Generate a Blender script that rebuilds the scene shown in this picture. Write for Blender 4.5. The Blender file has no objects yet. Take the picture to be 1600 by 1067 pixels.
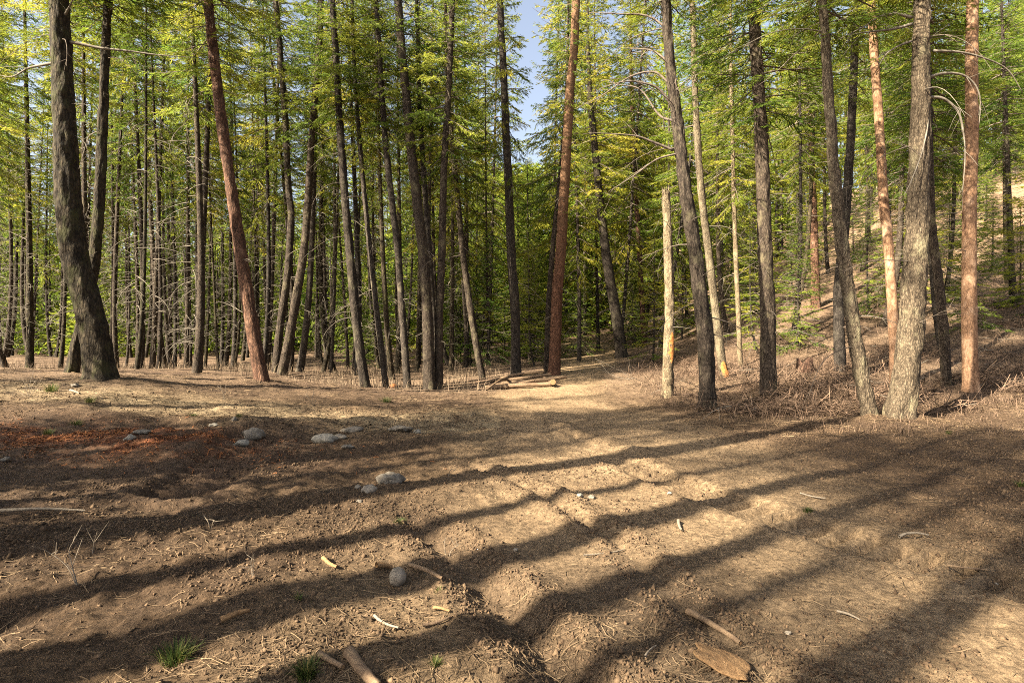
import bpy, math, random
import numpy as np
from mathutils import Vector, Matrix, Quaternion

# ------------------------------------------------------------------ camera, sky, sun, exposure
scene = bpy.context.scene
COL = scene.collection
CH, FPX, HOR = 1.5, 888.9, 533.5
cam_d = bpy.data.cameras.new('camera'); cam = bpy.data.objects.new('camera', cam_d); COL.objects.link(cam)
cam.location = (0, 0, CH); cam.rotation_euler = (math.radians(90), 0, 0)
cam_d.sensor_width = 36; cam_d.lens = 20; cam_d.clip_start = 0.05; cam_d.clip_end = 2000
scene.camera = cam
SUN_EL = math.radians(34)
SH = Vector((0.82, 0.57, 0)).normalized()            # the way shadows fall on the ground
world = bpy.data.worlds.new('World'); scene.world = world; world.use_nodes = True
wn = world.node_tree
sky = wn.nodes.new('ShaderNodeTexSky'); sky.sky_type = 'NISHITA'; sky.sun_disc = False
sky.sun_elevation = SUN_EL; sky.sun_rotation = math.atan2(-SH.x, -SH.y)
sky.air_density = 1.0; sky.dust_density = 7.0; sky.ozone_density = 1.0; sky.altitude = 600
bg = wn.nodes['Background']; bg.inputs['Strength'].default_value = 0.052
hs = wn.nodes.new('ShaderNodeHueSaturation'); hs.inputs['Saturation'].default_value = 0.68; hs.inputs['Value'].default_value = 1.0
wn.links.new(sky.outputs['Color'], hs.inputs['Color']); wn.links.new(hs.outputs['Color'], bg.inputs['Color'])
sun_d = bpy.data.lights.new('sun', 'SUN'); sun = bpy.data.objects.new('sun', sun_d); COL.objects.link(sun)
sun_d.energy = 5.0; sun_d.angle = math.radians(0.55); sun_d.color = (1.0, 0.885, 0.69)
ldir = Vector((SH.x * math.cos(SUN_EL), SH.y * math.cos(SUN_EL), -math.sin(SUN_EL)))
sun.rotation_euler = ldir.to_track_quat('-Z', 'Y').to_euler(); sun.location = (-20, -15, 30)
scene.view_settings.view_transform = 'Standard'; scene.view_settings.look = 'None'
scene.view_settings.exposure = 2.75; scene.view_settings.gamma = 1.0
scene.cycles.use_denoising = False; scene.cycles.filter_width = 1.0; scene.cycles.use_adaptive_sampling = True; scene.cycles.adaptive_threshold = 0.012; scene.cycles.sample_clamp_indirect = 4
scene.cycles.max_bounces = 6; scene.cycles.diffuse_bounces = 3; scene.cycles.transmission_bounces = 4

# ------------------------------------------------------------------ helpers
def px(x, y, d): return Vector(((x - 800) / FPX * d, d, CH - (y - HOR) / FPX * d))
def sstep(a, b, x):
    t = np.clip((x - a) / (b - a), 0, 1); return t * t * (3 - 2 * t)
def _h(i, j, s):
    n = (i.astype(np.int64) * 374761393 + j.astype(np.int64) * 668265263 + s * 974634777) & 0xffffffff
    n = ((n ^ (n >> 13)) * 1274126177) & 0xffffffff
    return ((n ^ (n >> 16)) & 0xffff) / 65535.0
def vnoise(x, y, s=0):
    x = np.asarray(x, float); y = np.asarray(y, float)
    i = np.floor(x); j = np.floor(y); f = x - i; g = y - j
    f = f * f * f * (f * (f * 6 - 15) + 10); g = g * g * g * (g * (g * 6 - 15) + 10)
    i = i.astype(np.int64); j = j.astype(np.int64)
    return ((_h(i, j, s) * (1 - f) + _h(i + 1, j, s) * f) * (1 - g) + (_h(i, j + 1, s) * (1 - f) + _h(i + 1, j + 1, s) * f) * g) * 2 - 1
def fbm(x, y, s=0, o=4, g=0.5):
    a = 1.0; t = 0; f = 1.0; n = 0
    c, sn = 0.8, 0.6
    for k in range(o):
        t = t + a * vnoise(x * f, y * f, s + k * 17); n += a; a *= g; f *= 2.03
        x, y = c * x - sn * y + 3.1, sn * x + c * y - 1.7
    return t / n
def mesh_from(name, V, F, mat=None, smooth=False, attrs=None):
    """V (n,3) array; F: int array (m,3) or (m,4) or list of such arrays"""
    me = bpy.data.meshes.new(name)
    V = np.asarray(V, np.float32)
    if isinstance(F, np.ndarray): F = [F]
    F = [np.asarray(f, np.int32) for f in F if len(f)]
    loops = np.concatenate([f.ravel() for f in F]); tot = np.concatenate([np.full(len(f), f.shape[1], np.int32) for f in F])
    st = np.concatenate([[0], np.cumsum(tot)[:-1]]).astype(np.int32)
    me.vertices.add(len(V)); me.vertices.foreach_set('co', V.ravel())
    me.loops.add(len(loops)); me.loops.foreach_set('vertex_index', loops)
    me.polygons.add(len(tot)); me.polygons.foreach_set('loop_start', st); me.polygons.foreach_set('loop_total', tot)
    if smooth: me.polygons.foreach_set('use_smooth', np.ones(len(tot), bool))
    me.update(calc_edges=True)
    for an, (typ, dat) in (attrs or {}).items():
        at = me.attributes.new(an, typ, 'POINT')
        at.data.foreach_set('value' if typ == 'FLOAT' else 'color', np.asarray(dat, np.float32).ravel())
    if mat: me.materials.append(mat)
    return me
def obj(name, me, parent=None, loc=(0, 0, 0)):
    o = bpy.data.objects.new(name, me); COL.objects.link(o); o.location = loc
    if parent: o.parent = parent
    return o
def tag(o, label, cat, group=None, kind=None):
    o['label'] = label
    if cat: o['category'] = cat
    if group: o['group'] = group
    if kind: o['kind'] = kind
    return o
def tube(P, R, n=6, cap=True):
    """tube along polyline P with radii R -> V, quads, tris"""
    P = np.asarray(P, float); R = np.asarray(R, float); m = len(P)
    T = np.gradient(P, axis=0); T /= np.linalg.norm(T, axis=1)[:, None] + 1e-9
    ref = np.array([0, 0, 1.0]) if abs(T[0, 2]) < 0.8 else np.array([1.0, 0, 0])
    A = np.cross(T, ref); A /= np.linalg.norm(A, axis=1)[:, None] + 1e-9
    B = np.cross(T, A)
    a = np.arange(n) * 2 * math.pi / n
    V = P[:, None, :] + R[:, None, None] * (np.cos(a)[None, :, None] * A[:, None, :] + np.sin(a)[None, :, None] * B[:, None, :])
    V = V.reshape(-1, 3)
    i = np.arange(m - 1)[:, None] * n; k = np.arange(n)[None, :]; k2 = (k + 1) % n
    Q = np.stack([i + k, i + k2, i + n + k2, i + n + k], -1).reshape(-1, 4)
    Tn = np.zeros((0, 3), int)
    if cap:
        V = np.vstack([V, P[0], P[-1]]); c0 = m * n; kk = np.arange(n); e = (m - 1) * n
        Tn = np.vstack([np.stack([np.full(n, c0), (kk + 1) % n, kk], -1), np.stack([np.full(n, c0 + 1), e + kk, e + (kk + 1) % n], -1)])
    return V, Q, Tn
class MB:
    def __init__(s): s.V = []; s.Q = []; s.T = []; s.n = 0
    def add(s, V, Q=None, T=None):
        V = np.asarray(V); s.V.append(V)
        if Q is not None and len(Q): s.Q.append(np.asarray(Q) + s.n)
        if T is not None and len(T): s.T.append(np.asarray(T) + s.n)
        s.n += len(V)
    def tube(s, P, R, n=5, cap=True): s.add(*tube(P, R, n, cap))
    def mesh(s, name, mat, smooth=True, attrs=None):
        F = []
        if s.Q: F.append(np.vstack(s.Q))
        if s.T: F.append(np.vstack(s.T))
        return mesh_from(name, np.vstack(s.V), F, mat, smooth, attrs)
def crom(P, n=8):
    P = [np.asarray(p, float) for p in P]; P = [2 * P[0] - P[1]] + P + [2 * P[-1] - P[-2]]; out = []
    for i in range(1, len(P) - 2):
        p0, p1, p2, p3 = P[i - 1:i + 3]
        for k in range(n):
            t = k / n
            out.append(0.5 * (2 * p1 + (p2 - p0) * t + (2 * p0 - 5 * p1 + 4 * p2 - p3) * t * t + (3 * p1 - p0 - 3 * p2 + p3) * t ** 3))
    out.append(P[-2]); return np.array(out)

# ------------------------------------------------------------------ materials
def newmat(name):
    m = bpy.data.materials.new(name); m.use_nodes = True
    nt = m.node_tree; b = nt.nodes['Principled BSDF']; b.inputs['Roughness'].default_value = 0.9
    b.inputs['Specular IOR Level'].default_value = 0.15
    return m, nt, b
def nd(nt, t, **k):
    n = nt.nodes.new(t)
    for a, v in k.items():
        if a.startswith('_'): setattr(n, a[1:], v)
        else: n.inputs[a.replace('__', ' ')].default_value = v
    return n
def ramp(nt, src, stops):
    r = nt.nodes.new('ShaderNodeValToRGB'); e = r.color_ramp.elements
    while len(e) < len(stops): e.new(0.5)
    for k, (p, c) in enumerate(stops): e[k].position = p; e[k].color = (*c, 1)
    nt.links.new(src, r.inputs[0]); return r
def coords(nt, scale=(1, 1, 1), out='Object'):
    tc = nt.nodes.new('ShaderNodeTexCoord'); mp = nt.nodes.new('ShaderNodeMapping'); mp.inputs['Scale'].default_value = scale
    nt.links.new(tc.outputs[out], mp.inputs['Vector']); return mp.outputs['Vector']
def mixc(nt, fac, a, b, mode='MIX'):
    m = nt.nodes.new('ShaderNodeMix'); m.data_type = 'RGBA'; m.blend_type = mode
    for s, v in ((m.inputs[0], fac), (m.inputs[6], a), (m.inputs[7], b)):
        if hasattr(v, 'is_output'): nt.links.new(v, s)
        elif isinstance(v, tuple): s.default_value = (*v, 1)
        else: s.default_value = v
    return m.outputs[2]
def bark_mat(name, dark, mid, light, patch=None, patch_amt=0.5, sc=1.0, bump=0.6, edge=0.8, upper=None):
    m, nt, b = newmat(name)
    v = coords(nt, (17 * sc, 17 * sc, 5.5 * sc))
    n1 = nd(nt, 'ShaderNodeTexNoise', Scale=1.0, Detail=6.0, Roughness=0.65); nt.links.new(v, n1.inputs['Vector'])
    vo = nd(nt, 'ShaderNodeTexVoronoi', Scale=1.6); vo.feature = 'DISTANCE_TO_EDGE'; nt.links.new(v, vo.inputs['Vector'])
    c = ramp(nt, n1.outputs['Fac'], [(0.28, dark), (0.5, mid), (0.72, light)]).outputs[0]
    ed = ramp(nt, vo.outputs['Distance'], [(0.0, (0.12,) * 3), (0.07, (0.55,) * 3), (0.22, (1, 1, 1))]).outputs[0]
    c = mixc(nt, edge, c, ed, 'MULTIPLY')
    if patch:
        n2 = nd(nt, 'ShaderNodeTexNoise', Scale=3.1, Detail=8.0, Roughness=0.7); nt.links.new(coords(nt, (1, 1, 0.6)), n2.inputs['Vector'])
        f = ramp(nt, n2.outputs['Fac'], [(0.62 - 0.25 * patch_amt, (0, 0, 0)), (0.72 - 0.2 * patch_amt, (0.85,) * 3)]).outputs[0]
        c = mixc(nt, f, c, patch)
    if upper:
        sx_ = nt.nodes.new('ShaderNodeSeparateXYZ'); nt.links.new(coords(nt), sx_.inputs[0]); mr = nd(nt, 'ShaderNodeMapRange'); mr.inputs[1].default_value = 3.5; mr.inputs[2].default_value = 8.5; nt.links.new(sx_.outputs[2], mr.inputs[0])
        c = mixc(nt, mr.outputs[0], c, mixc(nt, .5, upper, c, 'OVERLAY'))
    oi = nt.nodes.new('ShaderNodeObjectInfo')
    tr = ramp(nt, oi.outputs['Random'], [(0, (0.72, 0.72, 0.74)), (1, (1.15, 1.1, 1.05))]).outputs[0]
    c = mixc(nt, 1.0, c, tr, 'MULTIPLY')
    nt.links.new(c, b.inputs['Base Color'])
    ad = nd(nt, 'ShaderNodeMath', _operation='MULTIPLY_ADD'); ad.inputs[1].default_value = 0.5
    nt.links.new(vo.outputs['Distance'], ad.inputs[0]); nt.links.new(n1.outputs['Fac'], ad.inputs[2])
    bp = nd(nt, 'ShaderNodeBump', Strength=bump, Distance=0.05); nt.links.new(ad.outputs[0], bp.inputs['Height'])
    nt.links.new(bp.outputs[0], b.inputs['Normal'])
    return m
M = {}
M['fir'] = bark_mat('bark_fir', (0.0142, 0.0110, 0.0081), (0.0452, 0.0342, 0.0252), (0.0903, 0.0736, 0.0546), (0.0903, 0.0784, 0.0475), 0.35)
M['moss'] = bark_mat('bark_mossy', (0.0092, 0.0069, 0.0046), (0.0392, 0.0304, 0.0194), (0.1014, 0.0806, 0.0507), (0.0461, 0.0461, 0.0184), 0.45, 0.7, 0.9)
M['pale'] = bark_mat('bark_lichen', (0.0448, 0.0320, 0.0205), (0.1344, 0.1056, 0.0672), (0.2112, 0.1760, 0.1184), (0.1920, 0.1600, 0.0992), 0.5, 1.5, 0.8)
M['pine_two'] = bark_mat('bark_pine_two_toned', (0.035, 0.018, 0.011), (0.105, 0.052, 0.031), (0.19, 0.10, 0.06), None, 0.2, 0.9, 0.5, 0.7, (0.23, 0.142, 0.08))
M['lichen'] = bark_mat('bark_grey_lichen', (0.0283, 0.0210, 0.0146), (0.0972, 0.0752, 0.0502), (0.1781, 0.1457, 0.1012), (0.1700, 0.1498, 0.0931), 0.35, 1.3, 1.0)
M['pine'] = bark_mat('bark_pine_orange', (0.075, 0.042, 0.026), (0.205, 0.122, 0.072), (0.30, 0.19, 0.118), (0.33, 0.225, 0.15), 0.4, 0.8, 0.4, 0.45)
M['red'] = bark_mat('bark_pine_red', (0.03, 0.017, 0.011), (0.085, 0.046, 0.03), (0.17, 0.095, 0.06), (0.16, 0.10, 0.07), 0.2, 0.9, 0.6)
M['grey'] = bark_mat('bark_grey', (0.0158, 0.0129, 0.0104), (0.0445, 0.0362, 0.0287), (0.0891, 0.0743, 0.0594), (0.0990, 0.0866, 0.0594), 0.3, 1.2, 0.5)
def simple(name, c1, c2, scale=20, bump=0.3, rough=0.9, vs=(1, 1, 1), info=0.0):
    m, nt, b = newmat(name); b.inputs['Roughness'].default_value = rough
    n = nd(nt, 'ShaderNodeTexNoise', Scale=scale, Detail=6.0, Roughness=0.65); nt.links.new(coords(nt, vs), n.inputs['Vector'])
    c = ramp(nt, n.outputs['Fac'], [(0.3, c1), (0.7, c2)]).outputs[0]
    if info:
        at = nt.nodes.new('ShaderNodeAttribute'); at.attribute_name = 'tint'
        r = ramp(nt, at.outputs['Fac'], [(0, (1 - info,) * 3), (1, (1 + info,) * 3)]).outputs[0]
        c = mixc(nt, 1.0, c, r, 'MULTIPLY')
    nt.links.new(c, b.inputs['Base Color'])
    bp = nd(nt, 'ShaderNodeBump', Strength=bump, Distance=0.02); nt.links.new(n.outputs['Fac'], bp.inputs['Height']); nt.links.new(bp.outputs[0], b.inputs['Normal'])
    return m
M['dead'] = simple('dead_wood', (0.0702, 0.0567, 0.0432), (0.1782, 0.1566, 0.1242), 8)
M['limb'] = simple('limb_bark', (0.06, 0.048, 0.038), (0.15, 0.12, 0.095), 10)
M['wood'] = simple('split_wood', (0.11, 0.06, 0.028), (0.27, 0.165, 0.08), 40, 0.8)
M['stick'] = simple('stick_bark', (0.0816, 0.0510, 0.0332), (0.1836, 0.1275, 0.0765), 30, 0.5, vs=(1, 1, 1))
M['weathered'] = simple('weathered_stick', (0.1001, 0.0786, 0.0572), (0.2145, 0.1788, 0.1358), 60, 0.4)
M['raw'] = simple('raw_wood', (0.20, 0.07, 0.02), (0.42, 0.19, 0.06), 18, 0.8)
M['rotten'] = simple('rotten_wood', (0.0921, 0.0377, 0.0167), (0.2846, 0.1088, 0.0377), 30, 0.8)
M['stone_grey'] = simple('stone_grey', (0.07, 0.058, 0.044), (0.19, 0.163, 0.128), 24, 0.6, 0.85)
M['stone_white'] = simple('stone_white', (0.1120, 0.1000, 0.0800), (0.2400, 0.2160, 0.1760), 22, 0.6, 0.85)
M['stone_tan'] = simple('stone_tan', (0.1147, 0.0956, 0.0728), (0.2065, 0.1759, 0.1377), 25, 0.35, 0.8)
M['straw'] = simple('straw', (0.0520, 0.0337, 0.0195), (0.1346, 0.0949, 0.0551), 3, 0.0, info=0.7)
M['dry_grass'] = simple('dry_grass', (0.0936, 0.0663, 0.0429), (0.2028, 0.1521, 0.1014), 1.5, 0.0, info=0.6)
M['brush'] = simple('dry_brush', (0.045, 0.028, 0.019), (0.135, 0.09, 0.06), 2, 0.0, info=0.7)
M['clod'] = simple('soil_clod', (0.0440, 0.0272, 0.0160), (0.1120, 0.0744, 0.0440), 9, 0.4, info=0.4)
def leaf_mat(name, c0, c1, c2, trans=0.3):
    m, nt, b = newmat(name); b.inputs['Roughness'].default_value = 0.6
    at = nt.nodes.new('ShaderNodeAttribute'); at.attribute_name = 'tint'
    c = ramp(nt, at.outputs['Fac'], [(0.0, c0), (0.55, c1), (1.0, c2)]).outputs[0]
    oi = nt.nodes.new('ShaderNodeObjectInfo')
    tr = ramp(nt, oi.outputs['Random'], [(0, (0.75, 0.85, 0.8)), (1, (1.25, 1.12, 1.0))]).outputs[0]
    c = mixc(nt, 1.0, c, tr, 'MULTIPLY')
    nt.links.new(c, b.inputs['Base Color'])
    t = nt.nodes.new('ShaderNodeBsdfTranslucent'); nt.links.new(c, t.inputs['Color'])
    mx = nt.nodes.new('ShaderNodeMixShader'); mx.inputs[0].default_value = trans
    nt.links.new(b.outputs[0], mx.inputs[1]); nt.links.new(t.outputs[0], mx.inputs[2])
    nt.links.new(mx.outputs[0], nt.nodes['Material Output'].inputs['Surface'])
    return m
M['needle'] = leaf_mat('needles', (0.055, 0.10, 0.014), (0.19, 0.225, 0.027), (0.34, 0.32, 0.045), .57)
M['needle_deep'] = leaf_mat('needles_deep', (0.045, 0.09, 0.015), (0.14, 0.20, 0.028), (0.25, 0.275, 0.042), .55)
M['sprout'] = leaf_mat('sprout', (0.0240, 0.0440, 0.0120), (0.0560, 0.0800, 0.0200), (0.1520, 0.1280, 0.0480))

# ------------------------------------------------------------------ terrain
CP = [(158,597,12),(0,577,20),(-300,577,16),(200,580,24),(300,581,24),(408,598,15),(437,583,20),(569,606,18),(671,609,18),(754,590,22),
      (806,585,21),(866,584,21),(820,606,18.5),(972,553,30),(925,546,36),(1007,536,36),(1043,628,14),(1105,642,12),(1133,590,17),(1157,572,21),
      (1200,622,13.5),(1360,657,10.8),(1405,667,10.7),(1313,580,17),(1478,608,14),(1517,617,13),(1275,482,28),(1200,482,30),(1560,310,38),
      (1600,425,28),(1590,505,22),(1450,405,32),(1100,500,38),(1000,482,50),(800,515,55),(600,540,50),(300,548,55),(0,548,50),(1780,600,12)]
pts = [tuple(px(*c)) for c in CP]
pts += [(-3,3,.06),(-5.5,6,.24),(-8,9,.5),(-3,8,.12),(0,3,0),(3,3,0),(0,8,0),(4,6,0),(6,8,0),(2,12,0),(0,15,.02),(9,6,.2),(10,2,.1),(-9,3,.4),
        (0,-6,0),(0,-25,0),(-25,-25,.6),(25,-25,.4),(-22,6,.9),(22,8,1.4),(-120,60,3),(-160,160,8),(0,160,16),(160,160,50),(130,50,32),(130,-60,10),
        (-130,-60,3),(0,-130,0),(-60,20,1.4),(50,25,9),(60,50,20),(0,320,40),(350,320,120),(-350,320,25),(-350,-50,8),(350,-50,40),(0,-350,0),(350,-350,10),(-350,-350,5)]
pts = np.array(pts)
def _tk(r2): return 0.5 * r2 * np.log(r2 + 1e-9)
def _fit():
    n = len(pts); P = pts[:, :2] / 10
    K = _tk(((P[:, None] - P[None]) ** 2).sum(-1)) + np.eye(n) * 0.02
    A = np.zeros((n + 3, n + 3)); A[:n, :n] = K; A[:n, n] = 1; A[:n, n + 1:] = P; A[n, :n] = 1; A[n + 1:, :n] = P.T
    return np.linalg.solve(A, np.concatenate([pts[:, 2], np.zeros(3)]))
_w = _fit()
def tps(x, y):
    x = np.asarray(x, float) / 10; y = np.asarray(y, float) / 10; n = len(pts)
    z = _w[n] + _w[n + 1] * x + _w[n + 2] * y
    for k in range(n): z = z + _w[k] * _tk((x - pts[k, 0] / 10) ** 2 + (y - pts[k, 1] / 10) ** 2)
    return z
def polyd(x, y, P):
    """distance to polyline and position along it"""
    D = np.full(np.shape(x), 1e9); S = np.zeros(np.shape(x)); s0 = 0
    for (ax, ay), (bx, by) in zip(P[:-1], P[1:]):
        L = math.hypot(bx - ax, by - ay); t = np.clip(((x - ax) * (bx - ax) + (y - ay) * (by - ay)) / L ** 2, 0, 1)
        d = np.hypot(x - ax - t * (bx - ax), y - ay - t * (by - ay)); m = d < D
        D = np.where(m, d, D); S = np.where(m, s0 + t * L, S); s0 += L
    return D, S
ROAD = [(1.5, -8), (1.3, 0), (1.5, 5), (1.6, 9), (1.0, 13), (1.2, 18), (3.0, 25), (4.6, 32), (5.2, 38), (4.0, 46)]
RUT1 = [(0.75, 1.6), (0.28, 2.5), (-0.08, 3.3), (-0.3, 3.8), (-0.75, 4.6)]
RUT2 = [(1.25, 2.2), (0.98, 3.1), (0.78, 4.3), (0.15, 5.7), (-0.5, 6.8)]
CLEAT1 = [(1.35, 6.9), (1.9, 5.5), (2.5, 4.3), (3.1, 3.4)]
CLEAT2 = [(-3.55, 8.0), (-3.3, 6.6), (-3.1, 5.4)]
RIDGE = [(-6.5, 3.0), (-3.2, 4.0), (-1.4, 5.3), (0.3, 6.3), (1.8, 6.9)]
BERM = [(-9, 8.5), (-6, 8.6), (-3.5, 8.8), (-1.6, 9.8), (-0.5, 11.5)]
MOUNDS = [(0.35, 8.3, .5, .12), (0.9, 8.7, .35, .14), (1.35, 8.4, .3, .10), (-0.2, 8.8, .4, .11), (0.75, 9.7, .4, .08), (-1.0, 8.2, .5, .07), (1.7, 7.9, .22, .08),
          (-1.15, 3.3, .55, .05), (-0.55, 2.6, .5, .06), (-2.1, 3.1, .5, -.03), (-2.75, 2.95, .28, -.14), (0.2, 5.2, .8, .05), (-1.5, 6.1, .33, -.12), (-4.3, 7.1, .9, .10), (0.7, 11.4, .5, .08), (-0.6, 10.8, .5, .07)]
def zones(x, y):
    wx = x + 0.5 * fbm(x * .6, y * .6, 5, 3); wy = y + 0.5 * fbm(x * .6, y * .6, 6, 3)
    dr, _ = polyd(wx, wy, ROAD)
    road = 1 - sstep(1.0, 1.0 + 0.9 + 1.3 * sstep(16, 4, y), dr)
    wide = (1 - sstep(3.0, 6.5, np.hypot((wx - 0.5) * 0.75, wy - 4.0))) # the churned clearing
    return road, wide, dr
def H(x, y):
    x = np.asarray(x, float); y = np.asarray(y, float)
    z = tps(x, y)
    road, wide, dr = zones(x, y)
    near = 1 - sstep(14, 40, np.hypot(x, y))
    far = 1 - near
    z = z + far * 0.35 * fbm(x * .15, y * .15, 3, 4)
    rough = near * (1 - 0.75 * road)
    z = z + rough * (0.07 * fbm(x * .7, y * .7, 11, 3) + 0.030 * fbm(x * 3.1, y * 3.1, 12, 3) + 0.036 * np.abs(fbm(x * 8, y * 8, 13, 3)) + 0.016 * np.maximum(fbm(x * 17, y * 17, 14, 2), 0))
    z = z + near * 0.013 * fbm(x * 14, y * 14, 15, 3)
    d, s = polyd(x, y, RUT1); e = 1 + .8 * fbm(x * 3.5, y * 3.5, 30, 4, .65); z = z - 0.065 * np.exp(-(d / (.12 * e)) ** 2) * np.clip(e, .3, 1.3) + 0.03 * np.exp(-((d - .26) / .14) ** 2) * e * e
    d, s = polyd(x, y, RUT2); z = z - 0.035 * np.exp(-(d / (.07 * e)) ** 2) * np.clip(1.5 * e - .7, 0, 1.2) + 0.028 * np.exp(-((d - .16) / .12) ** 2) * e * e
    for P, w in ((CLEAT1, .26), (CLEAT2, .34)):
        d, s = polyd(x, y, P); m = 1 - sstep(w * .8, w * 1.15, d)
        z = z - m * (0.04 - 0.035 * np.clip(np.sin(s / .19 * 2 * math.pi) * 1.6, -1, 1) * (0.6 + .4 * e)) + 0.035 * np.exp(-((d - w * 1.35) / .12) ** 2) * e
    d, s = polyd(x + .25 * fbm(x, y, 41, 2), y + .25 * fbm(x, y, 42, 2), RIDGE); z = z + 0.055 * np.exp(-(d / .3) ** 2)
    d, s = polyd(x + .4 * fbm(x, y, 43, 2), y + .4 * fbm(x, y, 44, 2), BERM); z = z + 0.10 * np.exp(-(d / .45) ** 2) * (1 + .6 * fbm(x * 2, y * 2, 45, 3))
    for (a, b) in FEET: z = z + .09 * np.exp(-((x - a) ** 2 + (y - b) ** 2) / .5) * (1 + .8 * fbm(x * 3, y * 3, 51, 3))
    for (a, b, r, h) in MOUNDS:
        q = ((x - a) ** 2 + ((y - b) * 1.2) ** 2) / r ** 2
        z = z + h * np.exp(-q) * (1 + 0.5 * fbm(x * 4, y * 4, 50, 3))
    return z
FEET = [((a - 800) / FPX * d_, d_) for a, d_ in ((158,12),(113,13.2),(408,15),(1043,14),(1105,12),(1200,13.5),(1361,10.8),(1406,10.7),(1517,13),(1478,14))]
def h1(x, y): return float(H(np.array([x]), np.array([y]))[0])
def axis_pts(a, b, step, lo, hi, g):
    c = list(np.arange(a, b + 1e-6, step)); s = step; v = b
    while v < hi: s = min(s * g, 25); v += s; c.append(v)
    s = step; v = a
    while v > lo: s = min(s * g, 25); v -= s; c.insert(0, v)
    return np.array(c)
gx = axis_pts(-4.6, 4.6, 0.029, -420, 420, 1.030); gy = axis_pts(2.0, 8.6, 0.026, -420, 420, 1.024)
GX, GY = np.meshgrid(gx, gy); x, y = GX.ravel(), GY.ravel()
z = H(x, y)
road, wide, dr = zones(x, y)
n1 = fbm(x * .9, y * .9, 60, 5, .6); n2 = fbm(x * 4, y * 4, 61, 4, .6); n3 = fbm(x * .25, y * .25, 62, 4)
def C(*c): return np.array(c)
def lay(col, m, c): return col * (1 - m[:, None]) + np.array(c)[None] * m[:, None]
col = lay(np.tile(C(.060, .038, .023), (len(x), 1)), np.clip(.45 + .9 * n1, 0, 1), (.108, .070, .039))
col = lay(col, np.clip(n2 * 1.4 - .1, 0, .7), (0.0720, 0.0480, 0.0304))
fl = sstep(11, 20, np.hypot(x, y)) * (1 - road)
col = lay(col, fl * .85, (0.1200, 0.0800, 0.0528)); col = lay(col, fl * np.clip(.2 + n1, 0, .8), (0.1920, 0.1360, 0.0880))
hill = sstep(2.0, 4.5, z) * (x > 0); col = lay(col, hill * np.clip(.75 + n3, 0, 1), (.215, .145, .092))
col = lay(col, road * (1 - .35 * np.clip(n1 + .3, 0, 1)), (.225, .158, .093))
lit = np.exp(-((y - 9.6 + .08 * x) / 1.1) ** 2) * (x < -.2); col = lay(col, np.clip(lit * (.7 + n2), 0, .85), (.27, .205, .122))  # yellowish straw strip along the left bank
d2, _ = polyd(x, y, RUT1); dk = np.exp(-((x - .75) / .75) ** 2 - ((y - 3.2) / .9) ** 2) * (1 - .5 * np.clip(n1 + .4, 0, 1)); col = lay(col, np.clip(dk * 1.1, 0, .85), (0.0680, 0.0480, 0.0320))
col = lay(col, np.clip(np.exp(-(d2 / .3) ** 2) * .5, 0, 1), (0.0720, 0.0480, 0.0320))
rd = np.exp(-((x + 5.0) / 1.6) ** 2 - ((y - 7.15) / .75) ** 2 ) * np.clip(.75 + 1.3 * n2 + .6 * n1, 0, 1.2); col = lay(col, np.clip(rd * 1.1, 0, .9), (.165, .058, .026))
lf = sstep(-2.0, -3.2, x) * np.exp(-((y - 6.6) / 1.7) ** 2) * (1 - np.clip(rd * 2, 0, 1)); col = lay(col, np.clip(lf * .7, 0, 1), (0.0920, 0.0600, 0.0400))
ni, nj = len(gy), len(gx)
ii = (np.arange(ni - 1)[:, None] * nj + np.arange(nj - 1)[None]).ravel()
F = np.stack([ii, ii + 1, ii + nj + 1, ii + nj], -1)
m, nt, b = newmat('soil')
at = nt.nodes.new('ShaderNodeAttribute'); at.attribute_name = 'soil'
cv = coords(nt)
na = nd(nt, 'ShaderNodeTexNoise', Scale=26.0, Detail=8.0, Roughness=0.7); nt.links.new(cv, na.inputs['Vector'])
nb = nd(nt, 'ShaderNodeTexNoise', Scale=5.0, Detail=8.0, Roughness=0.7); nt.links.new(cv, nb.inputs['Vector'])
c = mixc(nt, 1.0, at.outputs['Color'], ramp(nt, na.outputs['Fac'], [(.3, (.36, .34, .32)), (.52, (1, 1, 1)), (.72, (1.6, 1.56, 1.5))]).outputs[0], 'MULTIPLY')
c = mixc(nt, 1.0, c, ramp(nt, nb.outputs['Fac'], [(.3, (.7, .68, .66)), (.7, (1.25, 1.25, 1.25))]).outputs[0], 'MULTIPLY')
nt.links.new(c, b.inputs['Base Color'])
b1 = nd(nt, 'ShaderNodeBump', Strength=1.0, Distance=0.05); nt.links.new(na.outputs['Fac'], b1.inputs['Height'])
nc = nd(nt, 'ShaderNodeTexNoise', Scale=90.0, Detail=4.0, Roughness=0.7); nt.links.new(cv, nc.inputs['Vector'])
b2 = nd(nt, 'ShaderNodeBump', Strength=0.8, Distance=0.014); nt.links.new(nc.outputs['Fac'], b2.inputs['Height'])
nt.links.new(b1.outputs[0], b2.inputs['Normal']); nt.links.new(b2.outputs[0], b.inputs['Normal'])
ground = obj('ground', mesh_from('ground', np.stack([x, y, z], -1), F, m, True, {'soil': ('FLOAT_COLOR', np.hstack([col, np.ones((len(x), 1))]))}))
tag(ground, 'churned brown dirt clearing and track rising to a wooded hillside', None, kind='structure')
print('ground quads', len(F))

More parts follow.
